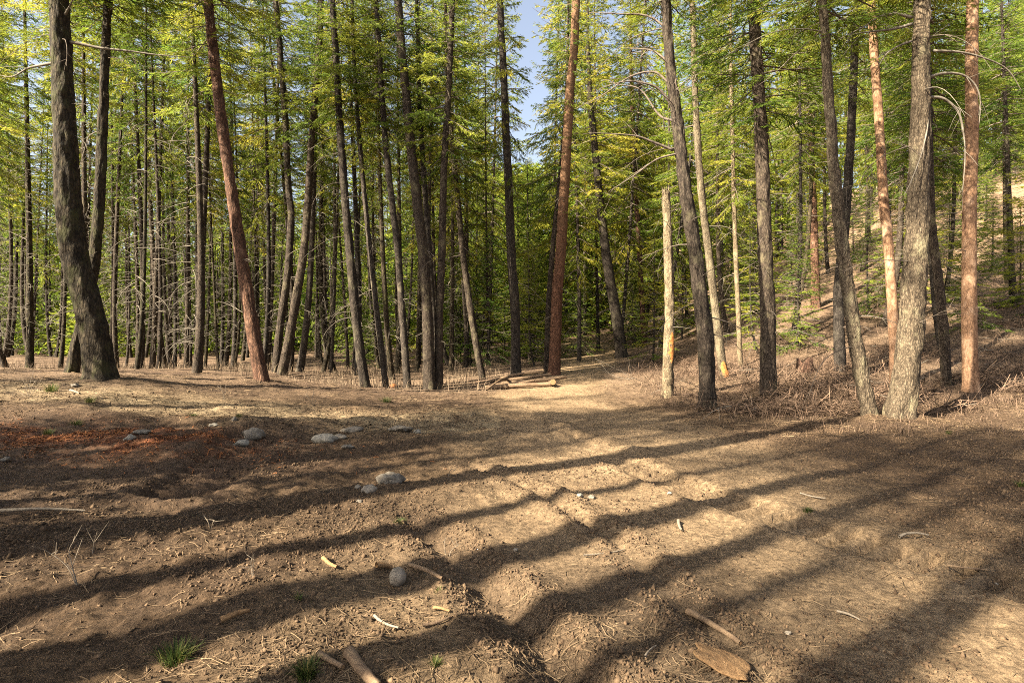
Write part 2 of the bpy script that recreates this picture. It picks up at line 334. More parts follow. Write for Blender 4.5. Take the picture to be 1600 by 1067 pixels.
# ------------------------------------------------------------------ tree pieces
rng = np.random.default_rng(7)
def tuft_mesh(name, S, D, L, W, mat, tint):
    """diamond needle sprays: start S, direction D, length L, width W"""
    n = len(S); r = rng.normal(size=(n, 3)); A = np.cross(D, r); A /= np.linalg.norm(A, axis=1)[:, None] + 1e-9
    N = np.cross(D, A)
    mid = S + D * (L * .45)[:, None] - N * (W * .25)[:, None]
    V = np.stack([S, mid + A * (W / 2)[:, None], S + D * L[:, None], mid - A * (W / 2)[:, None]], 1).reshape(-1, 3)
    k = np.arange(n)[:, None] * 4; F = np.vstack([k + np.array([0, 1, 2]), k + np.array([0, 2, 3])])
    return mesh_from(name, V, F, mat, False, {'tint': ('FLOAT', np.repeat(tint, 4))})
def crown(name, seed, L, R, n, prof, mat, tl=.16, tw=.026, gap=.047, lowdroop=-.32):
    r = np.random.default_rng(seed); global rng; rng = r
    mb = MB(); TS, TD, TL, TT = [], [], [], []
    for i in range(n):
        t = (i + r.uniform(0, 1)) / n; t = t ** .92
        ln = R * prof(t) * r.uniform(.55, 1.15)
        if ln < .15: ln = .15
        az = i * 2.39996 + r.uniform(-.5, .5); p = lowdroop + .75 * t + r.normal() * .16
        m = 7; P = [np.array([0, 0, t * L])]; a = az
        for k in range(m - 1):
            u = k / (m - 2); pp = p - .35 * math.sin(u * 2.2) * (1 - t) + .25 * u * u
            a += r.normal() * .07
            P.append(P[-1] + ln / (m - 1) * np.array([math.cos(a) * math.cos(pp), math.sin(a) * math.cos(pp), math.sin(pp)]))
        P = np.array(P); mb.tube(P, np.linspace(.007 + .011 * ln, .004, m), 3, False)
        tone = r.uniform(.1, .9)
        q = .22 if r.random() > .14 else 2; side = 1; dens = r.uniform(.75, 1.35)
        while q < 1.0:
            f = q * (m - 1); k = min(int(f), m - 2); s = P[k] + (P[k + 1] - P[k]) * (f - k)
            d = P[k + 1] - P[k]; d = d / np.linalg.norm(d)
            sl = (.16 + .42 * ln * (1 - q) * min(1, q * 2.6)) * r.uniform(.6, 1.15)
            lat = np.array([-d[1], d[0], 0]) * side; side = -side
            dd = d * .75 + lat * r.uniform(.6, 1.0) + np.array([0, 0, r.uniform(-.5, .05)]); dd /= np.linalg.norm(dd)
            nt_ = max(3, int(sl / gap) + 1); uu = np.linspace(.05, 1, nt_)
            if sl > .3: mb.tube(np.array([s, s + dd * sl * .55 + [0, 0, -.01], s + dd * sl * .95]), [.005, .004, .002], 3, False)
            for sd in (-1, 1):
                st = s + dd * (uu * sl)[:, None] + r.normal(size=(nt_, 3)) * .015
                lat2 = np.cross(dd, [0, 0, 1.0]) * sd
                td = dd[None] * r.uniform(.7, 1.1, (nt_, 1)) + lat2[None] * r.uniform(.25, .7, (nt_, 1)) + r.normal(size=(nt_, 3)) * .16 + np.array([0, 0, -.12])
                td /= np.linalg.norm(td, axis=1)[:, None]
                TS.append(st); TD.append(td); TL.append(r.uniform(.65, 1.3, nt_) * tl); TT.append(np.clip(tone + r.normal(size=nt_) * .13 + .15 * (q - .5), 0, 1))
            q += .12 * dens / max(ln, .3) * r.uniform(.8, 1.2)
    TS = np.vstack(TS); TD = np.vstack(TD); TL = np.concatenate(TL); TT = np.concatenate(TT)
    print(name, 'tufts', len(TS))
    return tuft_mesh(name, TS, TD, TL, TL * (tw / tl), mat, TT), mb.mesh(name + '_limbs', M['limb'])
tall = lambda t: min(1, .55 + t * 2.2) * (1 - t) ** .75 + .03
slim = lambda t: min(1, .6 + t * 2.5) * (1 - t) ** .55 * .95 + .03
pinep = lambda t: min(1, .5 + 1.4 * t) * (1 - t ** 3) ** .9 + .05
young = lambda t: (1 - t) ** .8 + .03
CROWNS = [crown('crown_a', 1, 12, 2.5, 150, tall, M['needle']), crown('crown_b', 2, 12, 2.0, 160, slim, M['needle']),
          crown('crown_c', 3, 12, 2.9, 140, tall, M['needle_deep']), crown('crown_d', 4, 12, 2.2, 135, pinep, M['needle'], .19, .022),
          crown('crown_e', 5, 12, 1.7, 150, slim, M['needle_deep'])]
YOUNG = [crown('young_a', 11, 6, 1.7, 110, young, M['needle_deep'], .13, .024, .047, -.1), crown('young_b', 12, 6, 1.4, 100, young, M['needle'], .13, .024, .047, -.05)]
THIN = [crown('thin_a', 21, 9, 1.9, 70, pinep, M['needle']), crown('thin_b', 22, 9, 1.6, 80, slim, M['needle_deep'])]

def deadbranch(r, ln, sub=5, r0=.012, up=.15, curl=-.9):
    """a bare drooping limb along +x from the origin"""
    mb = MB(); m = 9; a = r.normal() * .1; p = up + r.normal() * .2; P = [np.zeros(3)]
    for k in range(m - 1):
        p += curl / (m - 1) * r.uniform(.3, 1.6); a += r.normal() * .12
        P.append(P[-1] + ln / (m - 1) * np.array([math.cos(a) * math.cos(p), math.sin(a) * math.cos(p), math.sin(p)]))
    P = np.array(P); mb.tube(P, np.linspace(r0, .003, m), 4, False)
    for k in range(sub):
        i = r.integers(1, m - 1); d = P[i + 1] - P[i]; d /= np.linalg.norm(d)
        dd = d * .7 + r.normal(size=3) * .55; dd /= np.linalg.norm(dd); L2 = ln * r.uniform(.12, .42)
        Q = [P[i], P[i] + dd * L2 * .5, P[i] + dd * L2 + [0, 0, r.uniform(-.25, .05) * L2]]
        mb.tube(np.array(Q), [r0 * .4, .003, .0015], 3, False)
    return mb
r = np.random.default_rng(5)
DEADB = [deadbranch(r, r.uniform(.8, 2.0), int(r.integers(3, 8)), r.uniform(.009, .015), r.uniform(-.1, .5), r.uniform(-1.3, -.3)).mesh('dead_branch', M['dead']) for k in range(14)]
DARKB = []
for me in DEADB[:9]:
    c_ = me.copy(); c_.materials.clear(); c_.materials.append(M['limb']); DARKB.append(c_)
def deadset(seed, z0, z1, n, lmax):
    r = np.random.default_rng(seed); mb = MB()
    for k in range(n):
        z_ = z0 + (z1 - z0) * (k + r.random()) / n; b_ = deadbranch(r, r.uniform(.35, lmax), int(r.integers(3, 7)), .012, r.uniform(-.2, .4), r.uniform(-1.4, -.2))
        a = r.uniform(0, 2 * math.pi); cs, sn = math.cos(a), math.sin(a); off = 0
        for V in b_.V: V[:, :] = np.stack([V[:, 0] * cs - V[:, 1] * sn, V[:, 0] * sn + V[:, 1] * cs, V[:, 2] + z_], -1)
        for V in b_.V: mb.V.append(V)
        for Q in b_.Q: mb.Q.append(Q + mb.n)
        mb.n += b_.n
    return mb.mesh('dead_branches', M['dead'])
DSETS = [deadset(31, 1.0, 8, 44, 1.5), deadset(32, .8, 8, 54, 1.3), deadset(33, 1.2, 9, 38, 1.7)]

def trunk_mesh(name, spine, rad, mat, sides=12, amp=.0, flare=.4, fh=.3, seed=0, broken=False):
    """spine: (m,3) from base up; rad per row"""
    P = np.asarray(spine); m = len(P); s = np.concatenate([[0], np.cumsum(np.linalg.norm(np.diff(P, axis=0), axis=1))])
    a = np.arange(sides) * 2 * math.pi / sides
    T = np.gradient(P, axis=0); T /= np.linalg.norm(T, axis=1)[:, None]
    A = np.cross(np.tile([0, 1.0, 0], (m, 1)), T); A /= np.linalg.norm(A, axis=1)[:, None]; B = np.cross(T, A)
    lob = np.sin(a * 3 + seed) * .5 + np.sin(a * 5 + seed * 2.3) * .5
    fl = np.exp(-np.maximum(s, 0) / fh)
    RR = np.asarray(rad)[:, None] * (1 + flare * fl[:, None] * (1 + .95 * lob[None]))
    if amp:
        ca, sa = np.cos(a), np.sin(a); rr = np.asarray(rad)[:, None]
        u = (a[None] + .0 * s[:, None]); per = max(6, int(sides / 2.2))
        # periodic ridged bark plates
        uu = u / (2 * math.pi) * per; i0 = uu
        nz = vnoise(i0 + .6 * vnoise(s[:, None] * 3 + 0 * uu, uu * 0 + seed, 3), s[:, None] * 5.0 + 0 * uu, seed)
        blend = (np.arange(sides) / sides)[None]
        nz2 = vnoise(i0 - per, s[:, None] * 5.0 + 0 * uu, seed)
        nz = nz * (1 - blend) + nz2 * blend
        big = vnoise(ca[None] * 1.3 + 5 + 0 * s[:, None], s[:, None] * 1.1 + sa[None] * 1.3, seed + 9)
        RR = RR + amp * nz + rr * .035 * big
    V = (P[:, None] + RR[..., None] * (np.cos(a)[None, :, None] * A[:, None] + np.sin(a)[None, :, None] * B[:, None])).reshape(-1, 3)
    i = np.arange(m - 1)[:, None] * sides; k = np.arange(sides)[None]; k2 = (k + 1) % sides
    Q = np.stack([i + k, i + k2, i + sides + k2, i + sides + k], -1).reshape(-1, 4)
    V = np.vstack([V, P[-1] + T[-1] * (-.12 if broken else .05)]); e = (m - 1) * sides; kk = np.arange(sides)
    if broken: V[e:e + sides] += T[-1] * np.random.default_rng(seed).uniform(-.12, .2, (sides, 1))
    Tn = np.stack([np.full(sides, len(V) - 1), e + kk, e + (kk + 1) % sides], -1)
    return mesh_from(name, V, [Q, Tn], mat, True)

# ------------------------------------------------------------------ the trees one can tell apart
CROWN_ALL = CROWNS + THIN
def empty(name, loc): 
    e = bpy.data.objects.new(name, None); COL.objects.link(e); e.location = loc; e.empty_display_size = .3; return e
def spine_of(T):
    d = T['d']; W = [np.array(px(a, b_, d)) for a, b_ in T['pts']]           # top .. base
    W = W[::-1]
    base = W[0].copy(); base[2] = h1(base[0], base[1]); W[0] = base
    S = crom(W, 10); lo = S[0] + (S[0] - S[2]) * np.array([1, 1, 0]) * .3; lo[2] = S[0][2] - .35
    return S, lo
def hero(T, k):
    d = T['d']; S, lo = spine_of(T); base = S[0].copy()
    mpp = d / FPX * math.cos(math.atan((T['pts'][-1][0] - 800) / FPX)); wt, wb = T['w']; n = len(S)
    zt, zb = S[-1][2], S[0][2]
    Hh = max(min(T.get('H', 20), CH + .6 * d - zb + (4.5 if d > 16 else 5.5)), T.get('hc', 7) + 3.5); up = S[-1] - S[max(0, n - 12)]; up = up / up[2]
    if not T.get('snag'):
        rt = .5 * wt * mpp; ext = []; p = S[-1].copy(); zz = zt; top = zb + Hh
        m = 14; st = (top - zt) / m
        for q in range(m):
            p = p + np.array([up[0] * .8 ** q, up[1] + .0, 1]) * st; ext.append(p.copy())
        Sx = np.vstack([lo, S, ext]); rad = np.concatenate([[.5 * wb * mpp * 1.1], np.interp(S[:, 2], [zb, zb + 1.2, zt], [.5 * wb * mpp * .95, .5 * (wb * .86 + wt * .14) * mpp, rt]), np.linspace(rt, .03, m + 1)[1:]])
    else:
        Sx = np.vstack([lo, S]); rad = np.concatenate([[.5 * wb * mpp], np.interp(S[:, 2], [zb, zt], [.5 * wb * mpp, .5 * wt * mpp])])
    # resample finer
    sl = np.concatenate([[0], np.cumsum(np.linalg.norm(np.diff(Sx, axis=0), axis=1))])
    fine = T.get('fine', 1); vis = sl[np.searchsorted(Sx[1:, 2], zt - .01)] if True else 0
    rows = np.unique(np.concatenate([np.linspace(0, vis, int(60 * fine)), np.linspace(vis, sl[-1], 16)]))
    PP = np.stack([np.interp(rows, sl, Sx[:, c]) for c in range(3)], -1); rr = np.interp(rows, sl, rad)
    root = empty(T.get('name', 'conifer_tree'), base)
    tag(root, T['lab'], T.get('cat', 'tree'), T.get('group'))
    mt = T['mat']
    obj('trunk', trunk_mesh('trunk', PP - base, rr, M[mt], int(16 * fine) + 8, .013 * fine if mt != 'pine' else .008, (.6 if d < 13 else .45) if wb > 14 else .3, .34, k + 3, T.get('snag', False)), root)
    at = lambda zz: np.array([np.interp(zz, Sx[:, 2], Sx[:, c]) for c in range(3)])
    r = np.random.default_rng(100 + k)
    if not T.get('snag'):
        hc = T.get('hc', 7); c0 = at(zb + hc); c1 = at(zb + Hh); dv = Vector(c1 - c0)
        ci = T.get('crown', k % 5); cm, lm = CROWN_ALL[ci]; L0 = 12 if ci < 5 else 9
        o = obj('crown', cm, root, c0 - base); o.rotation_mode = 'QUATERNION'
        o.rotation_quaternion = dv.to_track_quat('Z', 'Y') @ Quaternion((0, 0, 1), r.uniform(0, 6.28))
        sx = T.get('cs', .68 if 16 < d < 24 else .95); o.scale = (sx, sx, dv.length / L0)
        l = obj('limbs', lm, o)
    for (cx, cy, hw, hh) in T.get('scar', []):
        V = []; zc = CH - (cy - HOR) / FPX * d; hz = hh / FPX * d; nu, nv = 9, 13
        for j in range(nv):
            v = -1 + 2 * j / (nv - 1); zz = zc + v * hz; c_ = at(zz); r0 = np.interp(zz, PP[:, 2], rr) * (1 + .45 * math.exp(-max(zz - zb + .35, 0) / .34)) + .016
            a0 = math.atan2(-c_[1], -c_[0]) + cx
            for i in range(nu):
                u = (-1 + 2 * i / (nu - 1)) * math.sqrt(max(1 - v * v, .01)) * hw * (1 + .25 * r.normal() * (i in (0, nu - 1)))
                V.append(c_ - base + np.array([math.cos(a0 + u), math.sin(a0 + u), 0]) * r0)
        k_ = np.array([[j * nu + i, j * nu + i + 1, (j + 1) * nu + i + 1, (j + 1) * nu + i] for j in range(nv - 1) for i in range(nu - 1)])
        w_ = obj('bark_wound', mesh_from('bark_wound', np.array(V), k_, M['raw'], True), root); w_['label'] = 'raw orange wood where the bark is torn off'
    nb = T.get('nb', 10); z0, z1 = T.get('bz', (1.2, T.get('hc', 7) + 1.5))
    for q in range(nb):
        zz = zb + z0 + (z1 - z0) * (q + r.random()) / nb; p = at(zz)
        dk = T.get('dark', .4) > r.random(); pool = DARKB if dk else DEADB
        o = obj('dead_branch', pool[r.integers(len(pool))], root, p - base); o.rotation_euler = (r.uniform(-.5, .5), 0, r.uniform(0, 6.28)); s = r.uniform(.5, 1.05) * T.get('bs', 1); o.scale = (s, s, s)
    for pl in T.get('limbs', []):
        dd = pl[0]; P = crom([np.array(px(a, b_, d + dd * i / (len(pl) - 2))) - base for i, (a, b_) in enumerate(pl[2:])], 6)
        mb = MB(); mb.tube(P, np.linspace(.5 * pl[1] * mpp, .006, len(P)), 6, True)
        for q in range(7):
            i = r.integers(3, len(P) - 1); v = P[i] - P[i - 1]; v /= np.linalg.norm(v); v = v + r.normal(size=3) * .6; v /= np.linalg.norm(v); L2 = r.uniform(.15, .6)
            mb.tube(np.array([P[i], P[i] + v * L2 * .5, P[i] + v * L2 + [0, 0, -.05]]), [.006, .004, .002], 3, False)
        obj('branch', mb.mesh('branch', M[T.get('bm', 'dead')]), root)
    return root
HEROES = [
 dict(lab='thick leaning mossy fir with flared base, biggest trunk on the left', pts=[(92,0),(97,120),(101,210),(105,300),(117,400),(143,500),(158,597)], w=(31,50), d=12, mat='moss', fine=2.2, H=19, hc=8.2, nb=14, bs=.9, bz=(4.5,9),
      limbs=[(.3, 7, (110,66),(130,70),(160,76),(200,80),(245,86),(300,90)), (-.4, 6, (98,30),(108,12),(118,-10)), (.5, 6, (88,98),(60,103),(42,108),(20,120),(0,118))]),
 dict(lab='dark trunk crossing behind the thick mossy fir, leaning right', pts=[(169,0),(163,120),(158,250),(150,380),(136,470),(120,540),(113,588)], w=(14,22), d=13.2, mat='moss', fine=1.5, H=18, hc=8, nb=8),
 dict(name='pine_tree', lab='slim red-barked pine leaning left beside the dry grass, left of centre', pts=[(325,0),(331,60),(345,180),(362,300),(377,400),(391,490),(408,598)], w=(15,22), d=15, mat='red', fine=1.6, H=20, hc=8, crown=3, nb=12),
 dict(lab='slender fir right of the red pine, crossing a leaning trunk at its foot', pts=[(433,30),(440,110),(446,190),(451,300),(455,340),(449,430),(439,500),(430,583)], w=(9,13), d=20, mat='fir', H=21, hc=7, nb=12),
 dict(lab='dark fir leaning right with its foot beside the slender fir', pts=[(497,100),(491,170),(486,230),(481,320),(475,390),(464,460),(449,545),(440,583)], w=(9,16), d=19.6, mat='fir', H=18, hc=7.5, nb=10),
 dict(lab='straight dark fir leaning left, first in the row behind dry grass', pts=[(519,0),(525,90),(529,165),(534,240),(540,320),(547,395),(553,465),(562,545),(570,606)], w=(9,16), d=18, mat='fir', fine=1.2, H=20, hc=8.5, nb=14),
 dict(lab='thin grey fir right of the straight dark fir, leaning left', pts=[(560,200),(566,270),(571,320),(580,410),(589,488),(597,554),(603,604)], w=(6.5,10), d=18.6, mat='grey', H=17, hc=7.5, nb=16),
 dict(lab='grey fir with bare lower limbs left of the paired trunks', pts=[(590,40),(594,110),(598,168),(605,250),(613,320),(622,400),(629,500),(637,604)], w=(8,12), d=18.3, mat='grey', H=20, hc=8, nb=16),
 dict(lab='stout dark fir, front one of the paired trunks left of centre', pts=[(622,0),(627,70),(633,130),(641,220),(652,320),(661,395),(668,500),(671,609)], w=(12,19), d=17.8, mat='fir', fine=1.2, H=20, hc=7.5, nb=12, crown=5),
 dict(lab='dark trunk right behind the stout paired fir', pts=[(660,240),(664,300),(669,370),(674,450),(678,530),(680,605)], w=(8,12), d=18.8, mat='grey', H=19, hc=8, nb=8),
 dict(lab='upright brown fir standing right beside the paired trunks', pts=[(707,0),(703,100),(699,170),(695,240),(692,320),(690,410),(686,500),(686,608)], w=(8,14), d=18, mat='fir', H=20, hc=7, nb=12),
 dict(lab='slim fir leaning left with a crooked pale foot, at the track edge', pts=[(706,220),(711,270),(716,320),(725,410),(736,488),(745,545),(754,590)], w=(8,11), d=21.5, mat='fir', H=17, hc=6.5, nb=12),
 dict(lab='tall grey fir left of the sky gap, behind the log pile', pts=[(781,0),(787,120),(791,210),(796,320),(799,400),(805,490),(806,585)], w=(10,16), d=21, mat='grey', fine=1.2, H=21, hc=6.5, nb=22, crown=5, dark=.8),
 dict(name='pine_tree', lab='tall red pine with orange upper bark right of the sky gap', pts=[(900,0),(897,75),(890,150),(885,240),(880,320),(876,395),(870,470),(866,585)], w=(12,19), d=21, mat='pine_two', fine=1.3, H=22, hc=10, crown=6, nb=12),
 dict(lab='thin black trunk just left of the red pine by the logs', pts=[(880,220),(874,290),(868,345),(861,420),(857,480),(854,582)], w=(6,10), d=21.6, mat='fir', H=16, hc=6, nb=8, crown=4),
 dict(lab='fir leaning left at the bend where the track vanishes', pts=[(925,190),(930,240),(938,320),(947,398),(956,455),(965,506),(972,553)], w=(10,19), d=29, mat='fir', H=19, hc=7.5, nb=16, dark=.6),
 dict(lab='slim dark trunk right of the track bend', pts=[(987,150),(991,240),(995,320),(1000,410),(1003,470),(1007,536)], w=(6,9), d=34, mat='red', H=20, hc=9, nb=8),
 dict(name='dead_snag', lab='pale broken-topped snag with an orange scar near its foot', pts=[(1040,300),(1042,340),(1045,410),(1046,500),(1044,580),(1043,628)], w=(12.5,18), d=14, mat='pale', fine=1.5, nb=10, scar=[(.55, 543, .5, 24)], snag=True, bz=(1.5,4.8), bs=.7, dark=.1),
 dict(lab='large dark fir with many bare arching limbs, right of the pale snag', pts=[(1040,0),(1046,90),(1055,165),(1064,240),(1074,320),(1086,395),(1095,470),(1103,545),(1105,642)], w=(14,27), d=12, mat='fir', fine=2, H=18, hc=8.5, nb=22, dark=.75, bs=1.1, bm='limb',
      limbs=[(-.4,5,(1050,165),(1030,140),(1005,130),(975,128),(935,140)), (.5,5,(1056,190),(1030,180),(1000,140),(960,132)), (.3,4,(1043,45),(1010,25),(960,22),(920,20)), (-.3,5,(1052,235),(1020,222),(990,212),(930,208)), (.4,4,(1048,100),(1020,80),(985,76)), (-.5,4,(1060,240),(1025,250),(990,275),(950,300)), (.2,4,(1045,130),(1022,113),(985,120),(940,150),(900,170))]),
 dict(lab='pale slender trunk with a raw orange wound at its foot', pts=[(1082,0),(1086,135),(1091,240),(1098,320),(1109,410),(1118,485),(1127,560),(1133,590)], w=(9,14), d=17, mat='pale', fine=1.3, scar=[(.3, 578, .7, 14)], H=18, hc=8, nb=10),
 dict(lab='thinnest pale grey trunk on the slope left of the thick straight fir', pts=[(1143,150),(1145,240),(1147,320),(1150,410),(1154,500),(1157,572)], w=(6,8), d=21, mat='pale', H=15, hc=6, nb=12, dark=.1),
 dict(lab='thick straight grey-brown fir midway across the right side', pts=[(1177,0),(1184,120),(1189,210),(1193,320),(1196,400),(1200,500),(1200,622)], w=(18,26), d=13.5, mat='fir', fine=1.8, H=18, hc=6.3, nb=12, crown=2, cs=.9, dark=.8),
 dict(lab='left trunk of the V-shaped pair, slimmer and leaning left', pts=[(1285,0),(1293,120),(1299,210),(1306,300),(1311,345),(1319,409),(1332,498),(1346,587),(1361,657)], w=(14,25), d=10.8, mat='lichen', fine=1.9, H=16, hc=7.2, nb=12, dark=.7, crown=2, cs=.8),
 dict(lab='crooked dark trunk with a pale twisted top behind the V-shaped pair', pts=[(1336,60),(1331,180),(1324,300),(1317,380),(1311,450),(1311,520),(1313,580)], w=(12,19), d=17, mat='grey', fine=1.2, H=15, hc=8, nb=12),
 dict(name='pine_tree', lab='smooth pinkish-orange pine rising behind the V-shaped pair', pts=[(1362,0),(1366,90),(1373,180),(1381,320),(1386,360),(1391,427),(1396,510),(1399,595)], w=(14,18), d=14.5, mat='pine', fine=1.5, H=18, hc=9.5, crown=3, nb=6),
 dict(lab='right trunk of the V-shaped pair, thickest trunk on the right', pts=[(1441,0),(1439,90),(1437,210),(1434,320),(1429,427),(1423,516),(1414,598),(1406,667)], w=(25,46), d=10.7, mat='lichen', fine=2.3, H=17, hc=8.3, nb=10, dark=.5,
      limbs=[(-.2,6,(1425,28),(1400,22),(1375,26),(1350,42),(1310,62)), (.3,6,(1448,122),(1475,115),(1505,118),(1525,135),(1532,160),(1530,195)), (.2,6,(1450,152),(1475,155),(1497,175),(1505,205),(1508,245),(1504,300)), (-.5,4,(1440,163),(1449,175),(1449,200),(1440,240),(1425,280),(1413,305)), (-.3,6,(1425,38),(1395,46),(1360,50),(1325,55)), (.4,5,(1458,80),(1500,82),(1540,92),(1575,110),(1598,145)), (-.3,5,(1424,65),(1405,72),(1385,85),(1372,105))]),
 dict(lab='shaded trunk standing between the V-shaped pair and the far-right pine', pts=[(1452,250),(1456,356),(1467,445),(1476,534),(1478,608)], w=(13,18), d=14, mat='fir', fine=1.2, H=16, hc=8, nb=10),
 dict(name='pine_tree', lab='orange-barked pine nearest the right edge of the photo', pts=[(1520,0),(1518,90),(1518,210),(1515,320),(1514,427),(1515,534),(1517,617)], w=(20,27), d=13, mat='pine', fine=1.8, H=19, hc=9.5, crown=3, nb=8, bz=(3,10)),
 dict(lab='short dark trunk on the sunlit slope above the dark stump', pts=[(1268,250),(1271,330),(1273,400),(1275,484)], w=(10,15), d=28, mat='red', H=16, hc=7, nb=8),
]
for k, T in enumerate(HEROES): hero(T, k)

# ------------------------------------------------------------------ the stand behind, tree by tree
r = np.random.default_rng(77)
TR = []
for k in range(6):
    zz = np.concatenate([[-.4], np.linspace(0, 20, 26)]); bx = r.normal() * .25; by = r.normal() * .25
    S = np.stack([bx * np.exp(-np.maximum(zz, 0) / 2.5) - bx, by * np.exp(-np.maximum(zz, 0) / 2.5) - by, zz], -1); S[:, :2] -= S[1, :2]
    TR.append(S)
def tr_mesh(S, mat, k): return trunk_mesh('trunk', S, np.interp(S[:, 2], [-1, 0, 1.5, 20], [.135, .135, .115, .02]), M[mat], 9, 0, .3, .25, k)
TRM = {(k, mt): tr_mesh(TR[k], mt, k) for k in range(6) for mt in ('fir', 'grey', 'red', 'moss')}
occupied = [(px(T['pts'][-1][0], T['pts'][-1][1], T['d']).x, T['d']) for T in HEROES]
def stand_tree(x, y, Ht, hc, rs, ci, lab, group, mt=None, dead=True, lean=.03, cs=1.0, cat='tree', cap=4.0):
    zb = h1(x, y); root = empty('conifer_tree', (x, y, zb)); tag(root, lab, cat, group)
    if y > 12: Ht = max(min(Ht, CH + .6 * y - zb + cap), hc + 4)
    root.rotation_euler = (r.normal() * lean, r.normal() * lean, r.uniform(0, 6.28))
    k = int(r.integers(6)); given = mt; mt = mt or r.choice(['fir', 'fir', 'grey', 'grey', 'moss', 'grey', 'fir', 'moss', 'grey', 'fir', 'fir'])
    t = obj('trunk', TRM[(k, mt)], root); t.scale = (rs, rs, Ht / 20)
    if not given:
        root['label'] = ('thin' if rs < .75 else 'stout' if rs > 1.0 else 'medium') + ' ' + {'fir': 'brown', 'grey': 'grey', 'moss': 'dark mossy', 'red': 'reddish'}[str(mt)] + '-barked ' + lab
    cm, lm = CROWN_ALL[ci]; L0 = 12 if ci < 5 else 9; f = hc / Ht
    off = [np.interp(hc / Ht * 20, TR[k][:, 2], TR[k][:, c]) * rs for c in (0, 1)]
    o = obj('crown', cm, root, (off[0], off[1], hc)); o.scale = (cs, cs, (Ht - hc) / L0); o.rotation_euler = (0, 0, r.uniform(0, 6.28))
    obj('limbs', lm, o)
    if dead:
        e = obj('dead_branches', DSETS[int(r.integers(3))], root); e.scale = (1, 1, min(1.1, (hc + 1) / 8)); e.rotation_euler = (0, 0, r.uniform(0, 6.28)); e['kind'] = 'stuff'
    return root
def scatter(n, sample, mind, ok):
    c = 0; tries = 0; out = []
    while c < n and tries < 20000:
        tries += 1; x, y = sample()
        if not ok(x, y): continue
        if any((x - a) ** 2 + (y - b) ** 2 < mind ** 2 for a, b in occupied): continue
        occupied.append((x, y)); out.append((x, y)); c += 1
    return out
pxx = lambda x, y: 800 + x / y * FPX
def not_road(x, y): return polyd(np.array([x]), np.array([y]), ROAD)[0][0] > 2.2
def lab_left(x):
    for lim, l, g in ((100, 'conifer in the far stand left of the thick mossy fir', 'far stand by the left edge'), (240, 'conifer in the far stand just right of the thick mossy fir', 'far stand beside the mossy fir'),
                      (400, 'conifer in the far stand left of the red pine', 'far stand left of the red pine'), (560, 'conifer in the far stand behind the crossing firs', 'far stand behind the crossing firs'),
                      (2000, 'conifer in the far stand behind the paired trunks', 'far stand behind the paired trunks')):
        if x < lim: return l, g
def smp_left():
    y = r.uniform(17.5, 46); return (r.uniform(-90, 770) - 800) / FPX * y, y
for (x, y) in scatter(116, smp_left, 1.2, lambda x, y: not_road(x, y) and (y > 20 or pxx(x, y) < 380)):
    l, g = lab_left(pxx(x, y)); stand_tree(x, y, r.uniform(16, 23), r.uniform(6, 9.5), r.uniform(.5, 1.2), int(r.choice([0, 1, 3, 4, 5, 6, 5])), l, g, cs=r.uniform(.6, .95))
def smp_mid():
    y = r.uniform(38, 75); return (r.uniform(680, 1080) - 800) / FPX * y, y
for (x, y) in scatter(34, smp_mid, 2.0, lambda x, y: not_road(x, y)):
    gap = abs(pxx(x, y) - 822) < 60; top = 17 if not gap else CH + (533 - 250) / FPX * y - h1(x, y)
    Ht = min(r.uniform(15, 22), top) if gap else r.uniform(15, 22)
    stand_tree(x, y, max(Ht, 6), r.uniform(2, 4.5), r.uniform(.7, 1.2), int(r.choice([0, 1, 2, 3, 4])), 'conifer in the far wood beyond the end of the track', 'far wood beyond the track', cs=r.uniform(.8, 1.15))
for k, (a_, y, Ht, ci, w_) in enumerate([(872, 33, 30, 0, 'just left of the red pine'), (905, 30, 28, 1, 'just right of the red pine'), (935, 36, 30, 0, 'behind the fir at the track bend'), (968, 32, 28, 3, 'right of the fir at the track bend'), (1005, 37, 26, 0, 'left of the pale snag, far back'),
                                       (735, 31, 27, 0, 'left of the tall grey fir'), (762, 36, 30, 1, 'close behind the tall grey fir'), (1030, 30, 22, 1, 'directly behind the pale snag')]):
    x = (a_ - 800) / FPX * y; occupied.append((x, y)); t_ = stand_tree(x, y, Ht, 4.5, .9, ci, 'x', 'full-crowned firs either side of the sky gap', 'grey', cs=1.25, cap=9); t_['label'] = 'full-crowned bright green fir ' + w_
def smp_right():
    y = r.uniform(18, 58); return (r.uniform(940, 1720) - 800) / FPX * y, y
for (x, y) in scatter(46, smp_right, 2.0, lambda x, y: not_road(x, y) and h1(x, y) > .9):
    far = y > 34
    stand_tree(x, y, r.uniform(12, 20), r.uniform(2.5, 5.5) if far else r.uniform(5, 7.5), r.uniform(.7, 1.25), int(r.choice([0, 1, 2, 3, 4])),
               'conifer growing high on the right-hand hillside' if far else 'conifer trunk low on the right-hand hillside behind the front trees', 'upper hillside conifers' if far else 'lower hillside conifers', cs=r.uniform(.75, 1.1))
def smp_back():
    y = r.uniform(72, 100); return (r.uniform(-250, 720) - 800) / FPX * y, y
for (x, y) in scatter(22, smp_back, 2.6, lambda x, y: True):
    stand_tree(x, y, r.uniform(15, 21), r.uniform(1.5, 4), r.uniform(.9, 1.3), int(r.choice([0, 1, 2])), 'conifer at the very back of the left-hand wood', 'rearmost conifers on the left', cs=r.uniform(1, 1.35), dead=False)

